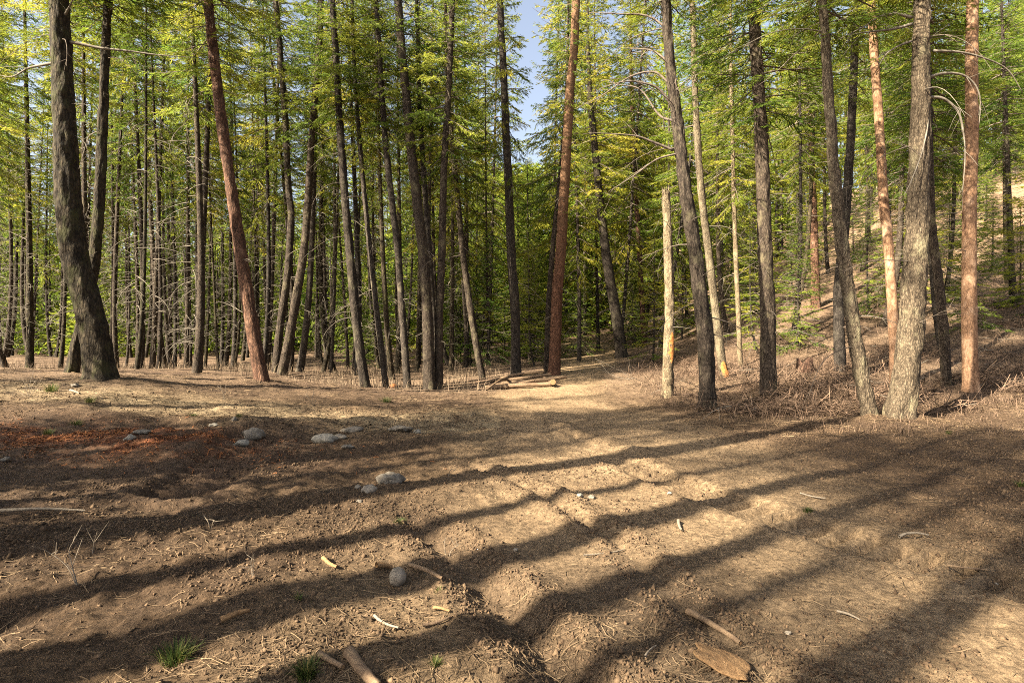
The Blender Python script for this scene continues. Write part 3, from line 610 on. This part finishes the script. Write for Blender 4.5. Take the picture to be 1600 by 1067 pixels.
# young firs with branches to the ground
def young_fir(pxl, d, Ht, k, lab, group=None):
    x = (pxl - 800) / FPX * d; zb = h1(x, d); root = empty('young_fir', (x, d, zb)); tag(root, lab, 'young fir', group)
    t = obj('trunk', TRM[(k % 6, 'grey')], root); t.scale = (.4, .4, Ht / 20 * .97)
    cm, lm = YOUNG[k % 2]; o = obj('crown', cm, root, (0, 0, .35)); s = Ht / 6; o.scale = (s * .95, s * .95, s * .95); o.rotation_euler = (0, 0, k * 1.7); obj('limbs', lm, o)
for k, (a, d, Ht, l) in enumerate([(765, 30, 7, 'dense green young fir behind the slim leaning fir at the track edge'), (835, 27, 6.5, 'dense young fir filling the gap between the grey fir and red pine'),
    (905, 33, 5, 'young fir right behind the red pine'), (1020, 24, 5.5, 'dark green young fir behind the pale snag'), (985, 40, 7, 'bright young fir beyond the track bend'), (1065, 30, 6, 'young fir between the snag and the large dark fir'),
    (720, 34, 8, 'tall young fir behind the upright brown fir'), (1160, 30, 5.5, 'young fir on the slope behind the thinnest pale trunk'), (1250, 22, 5, 'yellow-green young fir left of the V-shaped pair'), (1590, 24, 4.5, 'dark young fir at the right edge behind the orange pine'),
    (1480, 27, 5, 'young fir behind the shaded trunk right of the V'), (800, 40, 9, 'young fir under the sky gap, farther off'), (940, 48, 9, 'tall young fir far beyond the end of the track'), (1010, 46, 8, 'young fir far up the slope beyond the bend'), (860, 52, 9, 'far young fir directly behind the red pine')]):
    young_fir(a, d, Ht, k, l)

def smp_hill():
    y = r.uniform(19, 42); return (r.uniform(1040, 1680) - 800) / FPX * y, y
for k, (x, y) in enumerate(scatter(24, smp_hill, 1.9, lambda x, y: not_road(x, y) and h1(x, y) > 1.0)):
    young_fir(pxx(x, y), y, r.uniform(6, 9) if k % 2 else r.uniform(4, 5.5), k, ('tall' if k % 2 else 'short') + ' bushy fir on the right-hand hillside, ' + ('left of the thick straight fir' if pxx(x, y) < 1190 else 'between the thick straight fir and the V-shaped pair' if pxx(x, y) < 1400 else 'right of the V-shaped pair'), 'bushy firs on the hillside')
def smp_low():
    y = r.uniform(30, 48); return (r.uniform(560, 1000) - 800) / FPX * y, y
for k, (x, y) in enumerate(scatter(24, smp_low, 1.4, not_road)):
    young_fir(pxx(x, y), y, r.uniform(6, 7.5) if k % 2 else r.uniform(4, 5), k, ('taller' if k % 2 else 'shorter') + ' bushy fir in the dim understorey ' + ('behind the paired trunks' if pxx(x, y) < 700 else 'left of the tall grey fir' if pxx(x, y) < 790 else 'between the tall grey fir and the red pine' if pxx(x, y) < 868 else 'right of the red pine'), 'understorey firs behind the track')

# trees standing behind the viewpoint on the left: their shadows band the clearing
n_ = Vector((SH.y, -SH.x, 0))
for (q, t, rs, Ht, hc, ci) in [(-5.25, -8, 3.4, 22, 16.2, 0), (-4.2, -9.5, 1.9, 13, 10, 6), (-3.3, -8.5, 3.0, 13.5, 10.5, 5), (-7.2, -9.5, 3.0, 18, 9, 0), (-8.4, -11, 1.9, 17, 9.5, 1), (-2.45, -7, 1.9, 14, 8.6, 5),
                               (-1.2, -8, 2.3, 14, 8.4, 6), (.3, -7, 1.7, 13, 7.5, 5), (1.8, -11, 2.2, 15, 8, 6), (-9.6, -16, 1.3, 16, 9, 6), (-11.5, -15, 1.9, 17, 9, 5), (-6.25, -12, 1.5, 15.5, 12, 6), (3.2, -7, 1.8, 14, 7, 5), (-1.9, -12, 1.6, 15, 9.5, 5)]:
    p = n_ * q + SH * t
    stand_last = stand_tree(p.x, p.y, Ht, hc, rs, ci, 'conifer standing behind the viewpoint, throwing a shadow band across the clearing', 'shadow-casting conifers behind the viewpoint', 'fir', lean=0, cs=.85)
    o_ = [c for c in stand_last.children if c.name.startswith('trunk')][0]; k_ = [i for i in range(6) if TRM[(i, 'fir')] == o_.data][0]
    stand_last.rotation_euler = (0, 0, 0); stand_last.location.x -= np.interp(6, TR[k_][:, 2], TR[k_][:, 0]) * rs; stand_last.location.y -= np.interp(6, TR[k_][:, 2], TR[k_][:, 1]) * rs

for k, (x_, y_, Ht) in enumerate([(-16.5, 6.6, 9.5), (-19.5, 9.5, 10), (-22.5, 12.5, 9), (-26, 16, 10), (-30, 21, 10), (-11.3, 2.2, 12), (-13.2, 1.2, 12), (-10.4, 1.0, 11)]):  # unseen firs added to throw shade on the left stand and soil
    zb = h1(x_, y_); root = empty('young_fir', (x_, y_, zb)); tag(root, 'bushy fir added out of frame on the left to shade the left-hand stand and soil', 'young fir', 'added bushy firs left of the frame')
    t = obj('trunk', TRM[(k % 6, 'grey')], root); t.scale = (.7, .7, Ht / 20 * .97)
    cm, lm = YOUNG[k % 2]; o = obj('crown', cm, root, (0, 0, .35)); w_ = 2.1 if k > 4 else 1.4; o.scale = (w_, w_, Ht / 6 * .95); o.rotation_euler = (0, 0, k * 1.7); obj('limbs', lm, o)
# the wood far off, which reads as one mass
def far_wood():
    global rng
    q = np.random.default_rng(404); rng = q; S, D, L, T = [], [], [], []; mb = MB()
    spots = []
    while len(spots) < 270:
        y_ = q.uniform(50, 105); p_ = q.uniform(-150, 1250) if len(spots) < 130 else q.uniform(1250, 1800) if len(spots) < 150 else q.uniform(-100, 700)
        if len(spots) >= 150: y_ = q.uniform(46, 75)
        x_ = (p_ - 800) / FPX * y_
        if any((x_ - a) ** 2 + (y_ - b) ** 2 < 7 for a, b in spots): continue
        spots.append((x_, y_))
    while len(spots) < 375:
        if len(spots) >= 320:
            y_ = q.uniform(44, 85); p_ = q.uniform(1080, 1750); x_ = (p_ - 800) / FPX * y_; spots.append((x_, y_)); continue
        y_ = q.uniform(44, 66); p_ = q.uniform(690, 1060); x_ = (p_ - 800) / FPX * y_
        if any((x_ - a) ** 2 + (y_ - b) ** 2 < 3 for a, b in spots): continue
        spots.append((x_, y_))
    for x_, y_ in spots:
        zb = h1(x_, y_); p_ = pxx(x_, y_); Ht = q.uniform(14, 25) if y_ > 66 or x_ > -4 else q.uniform(7, 13); R = q.uniform(2.0, 3.2)
        if abs(p_ - 822) < 70: Ht = min(Ht, CH + (533 - 260) / FPX * y_ - zb)
        if Ht < 4: continue
        n = 900; t = q.random(n) ** 1.1; a = q.uniform(0, 6.28, n); rr = R * (1 - t) ** .55 * (1 + .35 * np.sin(t * q.uniform(14, 26) + a)) * (.25 + .75 * q.random(n) ** .6) + .1
        z_ = zb + .6 + t * (Ht - .6) + np.sin(a * 3 + t * 40) * .3
        S.append(np.stack([x_ + np.cos(a) * rr, y_ + np.sin(a) * rr, z_ - rr * .25], -1))
        d_ = np.stack([np.cos(a), np.sin(a), q.uniform(-.5, .3, n)], -1) + q.normal(size=(n, 3)) * .4; D.append(d_ / np.linalg.norm(d_, axis=1)[:, None])
        L.append(q.uniform(.35, .8, n)); T.append(np.clip(q.uniform(.3, .8) + q.normal(size=n) * .2, 0, 1))
        mb.tube(np.array([[x_, y_, zb - .3], [x_, y_, zb + Ht * .5], [x_, y_, zb + Ht]]), [.18, .11, .02], 5, False)
    L = np.concatenate(L)
    o = obj('far_wood', tuft_mesh('far_wood', np.vstack(S), np.vstack(D), L, L * .24, M['needle'], np.concatenate(T))); tag(o, 'far yellow-green wood closing off the view behind the trunks', None, kind='stuff')
    obj('trunks', mb.mesh('trunks', M['grey']), o)['kind'] = 'stuff'
far_wood()

# ------------------------------------------------------------------ stones
def rock(seed, sx, sy, sz, mat, rough=.22):
    rr_ = np.random.default_rng(seed); me = bpy.data.meshes.new('stone'); import bmesh
    bm = bmesh.new(); bmesh.ops.create_icosphere(bm, subdivisions=4, radius=1); o = rr_.uniform(0, 50, 3)
    pl = [(Vector(rr_.normal(size=3)).normalized(), rr_.uniform(.72, .95)) for _ in range(7)]
    for v in bm.verts:
        c = v.co.copy()
        if rough > .1:
            for nn, dd in pl:
                e = c.dot(nn)
                if e > dd: c -= nn * (e - dd) * .85
        f = 1 + rough * .5 * float(vnoise(c.x * 1.6 + o[0], c.y * 1.6 + c.z + o[1], seed)) + .05 * float(vnoise(c.x * 5 + o[2], c.y * 5 + c.z * 4, seed + 1))
        v.co = Vector((c.x * sx, c.y * sy, c.z * sz)) * f
    bm.to_mesh(me); bm.free(); me.polygons.foreach_set('use_smooth', [True] * len(me.polygons)); me.materials.append(mat); return me
def ground_hit(pxl, pyl):
    """where the sight line through a picture point meets the ground"""
    dd = np.concatenate([np.arange(1.8, 14, .02), np.arange(14, 40, .1)]); X = (pxl - 800) / FPX * dd; Z = CH - (pyl - HOR) / FPX * dd; hh = H(X, dd)
    i = np.argmax(Z < hh); return float(X[i]), float(dd[i]), float(hh[i])
STONES = [(392,684,36,.55,.5,'stone_grey','large angular grey boulder at the edge of the dark churned soil'), (377,698,24,.6,.45,'stone_white','whitish stone just below the large angular grey boulder'),
 (506,691,38,.5,.42,'stone_white','pale rounded stone half buried, right of the angular boulder'), (528,685,24,.5,.3,'stone_tan','tan flat stone touching the pale rounded stone'), (200,688,17,.7,.6,'stone_white','small white pointed stone on the red rotten-wood soil'),
 (217,677,28,.6,.25,'stone_grey','flat grey slab behind the small white pointed stone'), (609,755,44,.6,.42,'stone_grey','grey boulder lying in the shaded hollow at centre left'), (575,770,26,.7,.55,'stone_tan','round tan stone in front of the grey boulder in the hollow'),
 (558,763,10,.8,.7,'stone_tan','pebble left of the round tan stone'), (543,700,17,.6,.4,'stone_grey','small grey stone below the pale rounded stone'), (620,915,27,.9,.95,'stone_tan','smooth egg-shaped brown stone alone in the foreground dirt'),
 (548,675,34,.5,.3,'stone_grey','dark grey flat stone in the lit strip left of the track'), (625,674,34,.5,.28,'stone_grey','long grey stone right of the dark flat stone'), (652,677,12,.7,.6,'stone_white','small pale stone at the end of the long grey stone'),
 (365,658,8,.8,1.1,'stone_grey','small upright dark stone above the angular boulder'), (332,666,15,.6,.35,'stone_white','pale low stone left of the upright dark stone'), (560,785,14,.7,.3,'stone_grey','flat grey stone in the sunlit dirt below the round tan stone'),
 (1557,915,9,.8,.5,'stone_white','white pebble in the shade at the right edge'), (906,777,10,.8,.6,'stone_white','white chip, left of the pair on the sunlit track'), (925,779,12,.7,.5,'stone_grey','bluish chip, right of the pair on the sunlit track'), (806,861,9,.7,.5,'stone_tan','tan pebble in the soil right of the rut'),
 (1232,993,10,.7,.5,'stone_tan','tan pebble near the bottom right of the clearing'), (115,605,12,.8,.5,'stone_grey','grey stone at the foot of the thick mossy fir'), (1047,773,8,.8,.6,'stone_white','white pebble beside the cleated rut'), (5,722,14,.7,.5,'stone_grey','bluish stone at the left edge in the dark soil')]
for k, (a, b_, w, ry, rz, mt, lab) in enumerate(STONES):
    x, y, z = ground_hit(a, b_); s = .5 * w * y / FPX
    o = obj('stone', rock(200 + k, s, s * ry * 1.3, s * rz * 1.15, M[mt], .08 if 'egg' in lab else .5), None, (x, y + s * ry * .6, z + s * rz * (.35 if 'egg' not in lab else .8))); o.rotation_euler = (0, r.uniform(-.15, .15), r.uniform(-.3, .3))
    tag(o, lab, 'stone')

# ------------------------------------------------------------------ logs, sticks and wood chips
def log(p0, p1, rad, lab, mat, group=None, name='log', cat='log', sides=14, ends=True, bend=.02, seed=0, taper=.85):
    p0 = np.array(p0, float); p1 = np.array(p1, float); n = 14; rr_ = np.random.default_rng(seed); L = np.linalg.norm(p1 - p0); t = np.linspace(0, 1, n)
    P = p0 + (p1 - p0) * t[:, None]; P += np.outer(np.sin(t * math.pi), rr_.normal(size=3)) * bend * L + np.cumsum(rr_.normal(size=(n, 3)), 0) * bend * .05 * L
    V, Q, T = tube(P - p0, rad * np.linspace(1, taper, n) * rr_.uniform(.93, 1.07, n), sides, True)
    o = obj(name, mesh_from(name, V, [Q], mat, True), None, p0); tag(o, lab, cat, group)
    if ends:
        for e, tt in ((0, T[:sides]), (1, T[sides:])):
            d_ = (P[0] - P[1]) if e == 0 else (P[-1] - P[-2]); d_ = d_ / np.linalg.norm(d_)
            ring = V[0:sides] if e == 0 else V[(n - 1) * sides:n * sides]; c_ = ring.mean(0)
            VV = np.vstack([ring + d_ * .004, c_ + d_ * .008]); kk = np.arange(sides)
            TT = np.stack([np.full(sides, sides), (kk + 1) % sides, kk], -1) if e == 0 else np.stack([np.full(sides, sides), kk, (kk + 1) % sides], -1)
            obj('cut_end', mesh_from('cut_end', VV, [TT], M['wood'], False), o)
    return o
for k, (a0, b0, d0, a1, b1, d1, w, lab) in enumerate([(758,606,18.4,862,600,18.2,8,'front log at the bottom of the small log pile'), (770,603,18.9,868,592,18.9,7,'thick log lying second from the front in the log pile'),
    (776,599,19.2,886,589,19.3,6,'long log sticking out farthest right of the log pile'), (790,594,19.4,860,585,19.4,6,'upper log near the top of the log pile'), (765,596,19.8,850,580,19.8,5,'thin topmost log of the log pile'), (775,605,18.6,835,594,18.6,5,'thin short log lying across the log pile'),
    (864,597,17.9,850,590,20.0,9.5,'log with its round cut end facing the camera')]):
    log(px(a0, b0, d0), px(a1, b1, d1), .5 * w * d0 / FPX * .95, lab, M['stick'], 'log pile by the track', seed=k)
def gp(a, b_, up=.0): x, y, z = ground_hit(a, b_); return (x, y, z + up)
for k, (a0, b0, a1, b1, w, mt, lab) in enumerate([(1075,962,1158,1010,11,'stick','straight debarked stick lying in the sun at bottom right'), (545,1026,592,1085,22,'stick','thick root end poking up at the bottom edge'), (498,1030,536,1049,11,'stick','short brown stick left of the thick root end'),
    (-20,805,132,803,6,'weathered','long bleached stick at the left edge'), (640,888,692,910,8,'stick','curved stick just right of the egg-shaped stone'), (505,878,526,891,7,'wood','orange wood splinter left of the egg-shaped stone'), (588,888,612,893,10,'wood','split orange wood chunk behind the egg-shaped stone'),
    (345,975,390,960,11,'wood','torn bark strip in the shade at lower left'), (660,985,705,968,6,'stick','dark stick on the soil right of centre bottom'), (1405,845,1450,840,5,'weathered','broken twig on the sunlit right-hand dirt'), (1008,1035,1025,1015,3,'weathered','curled pale twig near the yellow wood slab'),
    (110,612,124,616,4,'weathered','short pale stick in front of the mossy fir'), (585,968,623,988,5,'weathered','bleached splinter lying in the middle foreground'), (1250,775,1290,782,3,'weathered','thin twig on the sunlit dirt left of the V-shaped pair'), (1060,818,1066,832,5,'weathered','small upright chip on the track'), (678,957,703,961,6,'wood','pale chip on the mound right of the egg-shaped stone'),
    (912,873,975,862,3,'weathered','fine pale stick in the sunlit track soil'), (1480,888,1545,895,4,'stick','thin stick in the shade at the right'), (1308,964,1345,976,4,'weathered','pale twig in the lower right dirt'), (800,600,760,612,4,'stick','loose stick left of the log pile')]):
    o = log(gp(a0, b0, .02), gp(a1, b1, .02), max(.006, .5 * w * gp(a0, b0)[1] / FPX), lab, M[mt], None, 'stick', 'stick', 8, w > 9 and mt == 'stick', .035, 50 + k, .6)
# yellow split slab
x, y, z = ground_hit(1130, 1040); o = obj('wood_slab', rock(900, .10, .14, .022, M['wood'], .75), None, (x, y, z + .015)); o.rotation_euler = (.1, .15, .5); tag(o, 'yellowish split wood slab lying below the straight debarked stick', 'wood slab')
# stump
x, y, z = ground_hit(1257, 582)
def stump(x, y, z, rad, hh, lab, mat, seed):
    S = np.stack([np.zeros(8), np.zeros(8), np.linspace(-.1, hh, 8)], -1); root = empty('tree_stump', (x, y, z)); tag(root, lab, 'stump')
    obj('trunk', trunk_mesh('stump', S, np.linspace(rad * 1.1, rad, 8), M[mat], 18, .012, .4, .15, seed, True), root)
stump(x, y, z, .22, .28, 'low dark stump in the brush left of the V-shaped pair', 'red', 4)
x, y, z = ground_hit(615, 606); o = obj('wood_chunk', rock(903, .11, .1, .08, M['rotten'], .4), None, (x, y, z + .05)); tag(o, 'small orange wood chunk on the ground below the paired trunks', 'wood chunk')
# ------------------------------------------------------------------ small plants
def blades(P, A, Ln, W, bend, mat, name, lean=None):
    """grass-like strips: foot P (n,3), heading A, length, width"""
    n = len(P); dirn = np.stack([np.cos(A), np.sin(A), np.zeros(n)], -1); side = np.stack([-np.sin(A), np.cos(A), np.zeros(n)], -1)
    V = []
    for f, wf in ((0, 1), (.55, .75), (1, .15)):
        c_ = P + dirn * (bend * Ln * f ** 1.7)[:, None] + np.array([0, 0, 1.0]) * (Ln * f * np.sqrt(np.clip(1 - (bend * f) ** 2, .02, 1)))[:, None]
        V += [c_ - side * (W * wf / 2)[:, None], c_ + side * (W * wf / 2)[:, None]]
    V = np.stack(V, 1).reshape(-1, 3); k = np.arange(n)[:, None] * 6
    F = np.vstack([k + np.array([0, 1, 3, 2]), k + np.array([2, 3, 5, 4])])
    return mesh_from(name, V, F, mat, False, {'tint': ('FLOAT', np.repeat(r.random(n), 6))})
def sprig(a, b_, w, hpx, n, mat, lab, name='green_sprig', cat='plant'):
    x, y, z = ground_hit(a, b_); s = y / FPX; an = r.uniform(0, 6.28, n); rd = r.uniform(0, .5, n) * w * s * .6
    P = np.stack([np.cos(an) * rd, np.sin(an) * rd, np.full(n, -.01)], -1); L = r.uniform(.4, 1.0, n) * hpx * s
    o = obj(name, blades(P, an, L, L * .035 + .002, r.uniform(.2, .8, n), mat, name), None, (x, y, z)); tag(o, lab, cat)
for a, b_, w, hpx, n, lab in [(80,612,30,22,70,'bright green sprig left of the thick mossy fir foot'), (140,628,24,16,60,'yellow-green sprig in the lit strip below the mossy fir'), (75,678,26,14,70,'green grass tuft on the dark soil at far left'), (120,664,34,14,70,'dark green tuft above the red rotten-wood soil'),
    (602,628,30,14,80,'low green herb below the paired trunks'), (275,1035,70,48,170,'fuzzy green and straw sprig at bottom left'), (478,1062,48,46,110,'grassy tuft at the bottom edge left of the thick root end'), (680,1043,26,24,50,'tiny green star-shaped seedling at bottom centre'), (302,650,20,9,50,'green patch in the lit straw strip, left of two'), (372,650,20,9,50,'green patch in the lit straw strip, right of two'),
    (1262,800,26,12,60,'green tuft on the sunlit dirt below the V-shaped pair'), (1595,760,22,18,60,'green sprig at the right edge of the clearing'), (466,938,18,20,30,'small green seedling at lower left of the egg-shaped stone'), (1482,677,14,8,40,'green dot of grass near the orange needles at right'), (685,925,26,12,40,'faint green tuft right of the egg-shaped stone'), (620,815,50,10,70,'thin green patch on the shaded ridge at centre')]:
    sprig(a, b_, w, hpx * .8, n * 2, M['sprout'], lab)
def stalk(a, b_, tops, lab, rad=.005, name='dry_stalk'):
    x, y, z = ground_hit(a, b_); mb = MB(); b0 = np.array([x, y, z - .03])
    for tp in tops:
        P = crom([b0] + [np.array(px(u, v, y + r.normal() * .06)) for u, v in tp], 5) - b0; mb.tube(P, np.linspace(rad * .7, rad * .3, len(P)), 5, True)
        for q in range(2):
            i = r.integers(len(P) // 2, len(P) - 1); v = r.normal(size=3) * .05 + [0, 0, .05]; mb.tube(np.array([P[i], P[i] + v * .6, P[i] + v]), [rad * .5, rad * .4, rad * .2], 4, False)
    o = obj(name, mb.mesh(name, M['weathered']), None, b0); tag(o, lab, 'dry plant')
stalk(122, 915, [[(105,885),(75,862),(50,853)], [(112,880),(108,860),(116,843)], [(116,895),(104,880)]], 'bleached forked sapling standing in the lower left dirt')
stalk(143, 868, [[(147,848),(152,830)]], 'single upright straw stem right of the forked sapling', .004)
stalk(45, 620, [[(47,600),(52,580)], [(40,603),(34,590)], [(52,600),(58,594)], [(30,612),(24,600)], [(54,610),(66,590)]], 'cluster of dry stems left of the thick mossy fir', .006)
stalk(160, 624, [[(158,610),(170,598)], [(163,612),(174,604)]], 'bent dry stem below the thick mossy fir', .005)
stalk(700, 745, [[(702,738),(706,733),(712,735)]], 'tiny hooked stem on the sunlit ridge', .006)
stalk(330, 825, [[(325,815),(317,803)], [(333,815),(336,812)]], 'short dry stem on the sunlit bank at left', .005)
stalk(395, 905, [[(392,880),(383,862)], [(396,885),(397,865)]], 'pair of dry stems on the band of shade at left', .004)
stalk(490, 632, [[(488,620),(492,612)], [(495,622),(503,610)], [(483,624),(478,614)]], 'dry stem cluster in the straw strip below the straight dark fir', .007)
stalk(350, 625, [[(348,612),(340,603)], [(352,615),(353,600)]], 'dry stem cluster below the slim red pine', .006)
stalk(700, 872, [[(696,862),(695,845),(697,838)], [(705,860),(718,850)]], 'small curled twig standing on the shaded mound', .004)
# dry grass under the stand, brush under the right-hand trees, needles and straw on the dirt
def scat(n, fx, fy, keep):
    X = fx(n); Y = fy(n, X) if fy.__code__.co_argcount == 2 else fy(n); m = keep(X, Y) > r.random(n); return X[m], Y[m]
n = 52000
Y = 13.5 + 22 * r.random(n) ** 1.3; X = (r.uniform(-60, 850, n) - 800) / FPX * Y
rd_, _, _ = zones(X, Y); pp = 800 + X / Y * FPX
den = np.clip(fbm(X * .5, Y * .5, 80, 3) * 2.2 + .35, 0.03, 1) * (1 - rd_) * np.where(pp < 330, sstep(14.5, 18, Y) * .6, sstep(16.2, 18.5, Y))
m = den > r.random(n); X, Y = X[m], Y[m]; n = len(X)
L = (.06 + .4 * r.random(n) ** 1.7) * np.clip(.9 + .7 * fbm(X * .8, Y * .8, 84, 2), .4, 1.4)
o = obj('dry_grass', blades(np.stack([X, Y, H(X, Y) - .02], -1), r.uniform(0, 6.28, n), L, r.uniform(.006, .014, n), r.uniform(.1, .8, n), M['dry_grass'], 'dry_grass')); tag(o, 'pinkish dry grass along the foot of the left-hand stand', None, kind='stuff')
n = 150000
Y = 8.6 + 26 * r.random(n) ** 1.5; X = (r.uniform(900, 1750, n) - 800) / FPX * Y
rd_, wd_, dr_ = zones(X, Y)
den = np.clip(fbm(X * .7, Y * .7, 81, 3) * 1.8 + .5, .05, 1) * (1 - rd_) * sstep(2.0, 3.2, dr_) * np.clip(.12 * sstep(8.5, 9.5, Y) * (X > 4) + sstep(10.2, 12.4, Y), 0.0, 1)
m = den > r.random(n); X, Y = X[m], Y[m]; n = len(X)
L = (.07 + .45 * r.random(n) ** 2) * np.clip(.7 + .6 * fbm(X * .4, Y * .4, 82, 2), .4, 1.2)
o = obj('dry_brush', blades(np.stack([X, Y, H(X, Y) - .02], -1), r.uniform(0, 6.28, n), L, r.uniform(.004, .010, n), r.uniform(.7, 1.0, n), M['brush'], 'dry_brush')); tag(o, 'tangled dry brown brush under the right-hand trees', None, kind='stuff')
for k in range(70):
    y = 11.2 + 12 * r.random() ** 1.3; x = (r.uniform(930, 1640) - 800) / FPX * y
    if not not_road(x, y): continue
    o = obj('fallen_branch', DEADB[int(r.integers(len(DEADB)))], None, (x, y, h1(x, y) + .12)); o.rotation_euler = (r.uniform(0, 6.28), r.uniform(-.1, .3), r.uniform(0, 6.28)); sc_ = r.uniform(.6, 1.0); o.scale = (sc_,) * 3
    tag(o, 'bare fallen branch lying in the dry brush under the right-hand trees', 'branch', 'fallen branches in the brush')
# litter: thin straws lying on the soil
def litter(n, X, Y, l0, l1, w0, w1, mat, name, lab, zup=0):
    a = r.uniform(0, 6.28, n); L = l0 + (l1 - l0) * r.random(n) ** 2.2; W = r.uniform(w0, w1, n); cv = r.normal(size=n) * .35
    V = []; z0_ = zup * r.random(n) ** 1.5; tl_ = r.normal(size=n) * .6 * (zup > 0)
    for f in (-.5, 0, .5):
        aa = a + cv * f; cx = X + np.cos(a) * L * f - np.sin(a) * cv * L * (f * f) * 1.2; cy = Y + np.sin(a) * L * f + np.cos(a) * cv * L * (f * f) * 1.2
        cz = H(cx, cy) + .004 + r.random(n) * .012 + np.maximum(z0_ + tl_ * L * f, 0)
        for sd in (-1, 1): V.append(np.stack([cx - np.sin(aa) * W * sd * .5, cy + np.cos(aa) * W * sd * .5, cz + sd * W * .3], -1))
    V = np.stack(V, 1).reshape(-1, 3); k = np.arange(n)[:, None] * 6; F = np.vstack([k + np.array([0, 1, 3, 2]), k + np.array([2, 3, 5, 4])])
    o = obj(name, mesh_from(name, V, F, mat, False, {'tint': ('FLOAT', np.repeat(r.random(n), 6))})); tag(o, lab, None, kind='stuff')
n = 60000
Y = 1.9 + 10.5 * r.random(n) ** 1.7; X = (r.uniform(-60, 1660, n) - 800) / FPX * Y
rd_, wd_, dr_ = zones(X, Y); den = np.clip(.30 + .9 * fbm(X * .9, Y * .9, 90, 3), .05, 1) * (1 - .35 * rd_)
den = np.clip(den + .6 * np.exp(-((X + .3) / 1.0) ** 2 - ((Y - 2.8) / .7) ** 2) + .7 * sstep(9, 10.5, Y) * (X > 2), 0, 1)
m = den > r.random(n); X, Y = X[m], Y[m]
litter(len(X), X, Y, .02, .17, .0012, .0034, M['straw'], 'needle_litter', 'scattered straw, needles and fine twigs lying on the churned dirt')
n = 9000
X = r.normal(-4.9, 1.1, n); Y = r.normal(7.15, .42, n); m = np.clip(.2 + 1.3 * fbm(X * 4, Y * 4, 61, 4, .6) + .4 * fbm(X * .9, Y * .9, 60, 3), 0, 1) > r.random(n); X, Y = X[m], Y[m]
litter(len(X), X, Y, .015, .07, .004, .012, M['rotten'], 'rotten_wood_flakes', 'rust-red flakes of rotten wood strewn over the soil at left')
n = 26000
Y = 11.3 + 14 * r.random(n) ** 1.4; X = (r.uniform(920, 1700, n) - 800) / FPX * Y
rd_, wd_, dr_ = zones(X, Y); den = np.clip(.4 + 1.5 * fbm(X * .8, Y * .8, 95, 3), .02, 1) * (1 - rd_) * sstep(2.0, 3.2, dr_)
m = den > r.random(n); X, Y = X[m], Y[m]
litter(len(X), X, Y, .15, .8, .004, .012, M['brush'], 'brush_twigs', 'tangled bare twigs in the brush under the right-hand trees', .24)
n = 30000
Y = 8 + 9.5 * r.random(n); X = (r.uniform(-60, 1660, n) - 800) / FPX * Y
rd_, wd_, dr_ = zones(X, Y); den = np.clip(.35 + .9 * fbm(X * .8, Y * .8, 92, 3), .03, 1) * (1 - .85 * rd_) * np.where(X < 1.5, sstep(8, 9, Y), sstep(8.3, 9.5, Y))
m = den > r.random(n); X, Y = X[m], Y[m]
litter(len(X), X, Y, .05, .35, .004, .011, M['straw'], 'forest_litter', 'dry needles, straw and twigs covering the bank and the ground under the trees')
n = 125000
Y = 1.9 + 9.5 * r.random(n) ** 1.6; X = (r.uniform(-60, 1660, n) - 800) / FPX * Y
rd_, wd_, dr_ = zones(X, Y); d1, _ = polyd(X, Y, RUT1); d2_, _ = polyd(X, Y, RUT2); d3, _ = polyd(X, Y, RIDGE)
den = np.clip(fbm(X * 1.1, Y * 1.1, 91, 3) * 1.5 + .22, .03, 1) * (1 - .75 * rd_) + .8 * np.exp(-((d1 - .2) / .12) ** 2) + .6 * np.exp(-((d2_ - .15) / .1) ** 2) + .4 * np.exp(-(d3 / .35) ** 2)
m = den > r.random(n); X, Y = X[m], Y[m]; n = len(X)
IV = np.array([(1, 0, 0), (-1, 0, 0), (0, 1, 0), (0, -1, 0), (0, 0, 1), (0, 0, -1)], float)
IF = np.array([(0,2,4),(2,1,4),(1,3,4),(3,0,4),(2,0,5),(1,2,5),(3,1,5),(0,3,5)])
s = .004 + .006 * r.random(n) + .010 * r.random(n) ** 8 + .0006 * (Y - 2)
a_ = r.uniform(0, 6.28, n); IVr = np.stack([IV[None, :, 0] * np.cos(a_)[:, None] - IV[None, :, 1] * np.sin(a_)[:, None], IV[None, :, 0] * np.sin(a_)[:, None] + IV[None, :, 1] * np.cos(a_)[:, None], IV[None, :, 2] + 0 * a_[:, None] + .4 * IV[None, :, 0] * np.cos(a_ * 3)[:, None]], -1)
V = (IVr * r.uniform(.6, 1.4, (n, 6, 1)) * (s[:, None] * r.uniform(.6, 1.4, (n, 3)))[:, None, :]) + np.stack([X, Y, H(X, Y) + s * .05], -1)[:, None]
F = (IF[None] + np.arange(n)[:, None, None] * 6).reshape(-1, 3)
o = obj('soil_clods', mesh_from('soil_clods', V.reshape(-1, 3), F, M['clod'], False, {'tint': ('FLOAT', np.repeat(r.random(n), 6))})); tag(o, 'crumbled soil clods strewn over the churned dirt', None, kind='stuff')
print('tris', sum(len(p.loops) - 2 * len(p.polygons) for p in bpy.data.meshes), 'objects', len(bpy.data.objects))
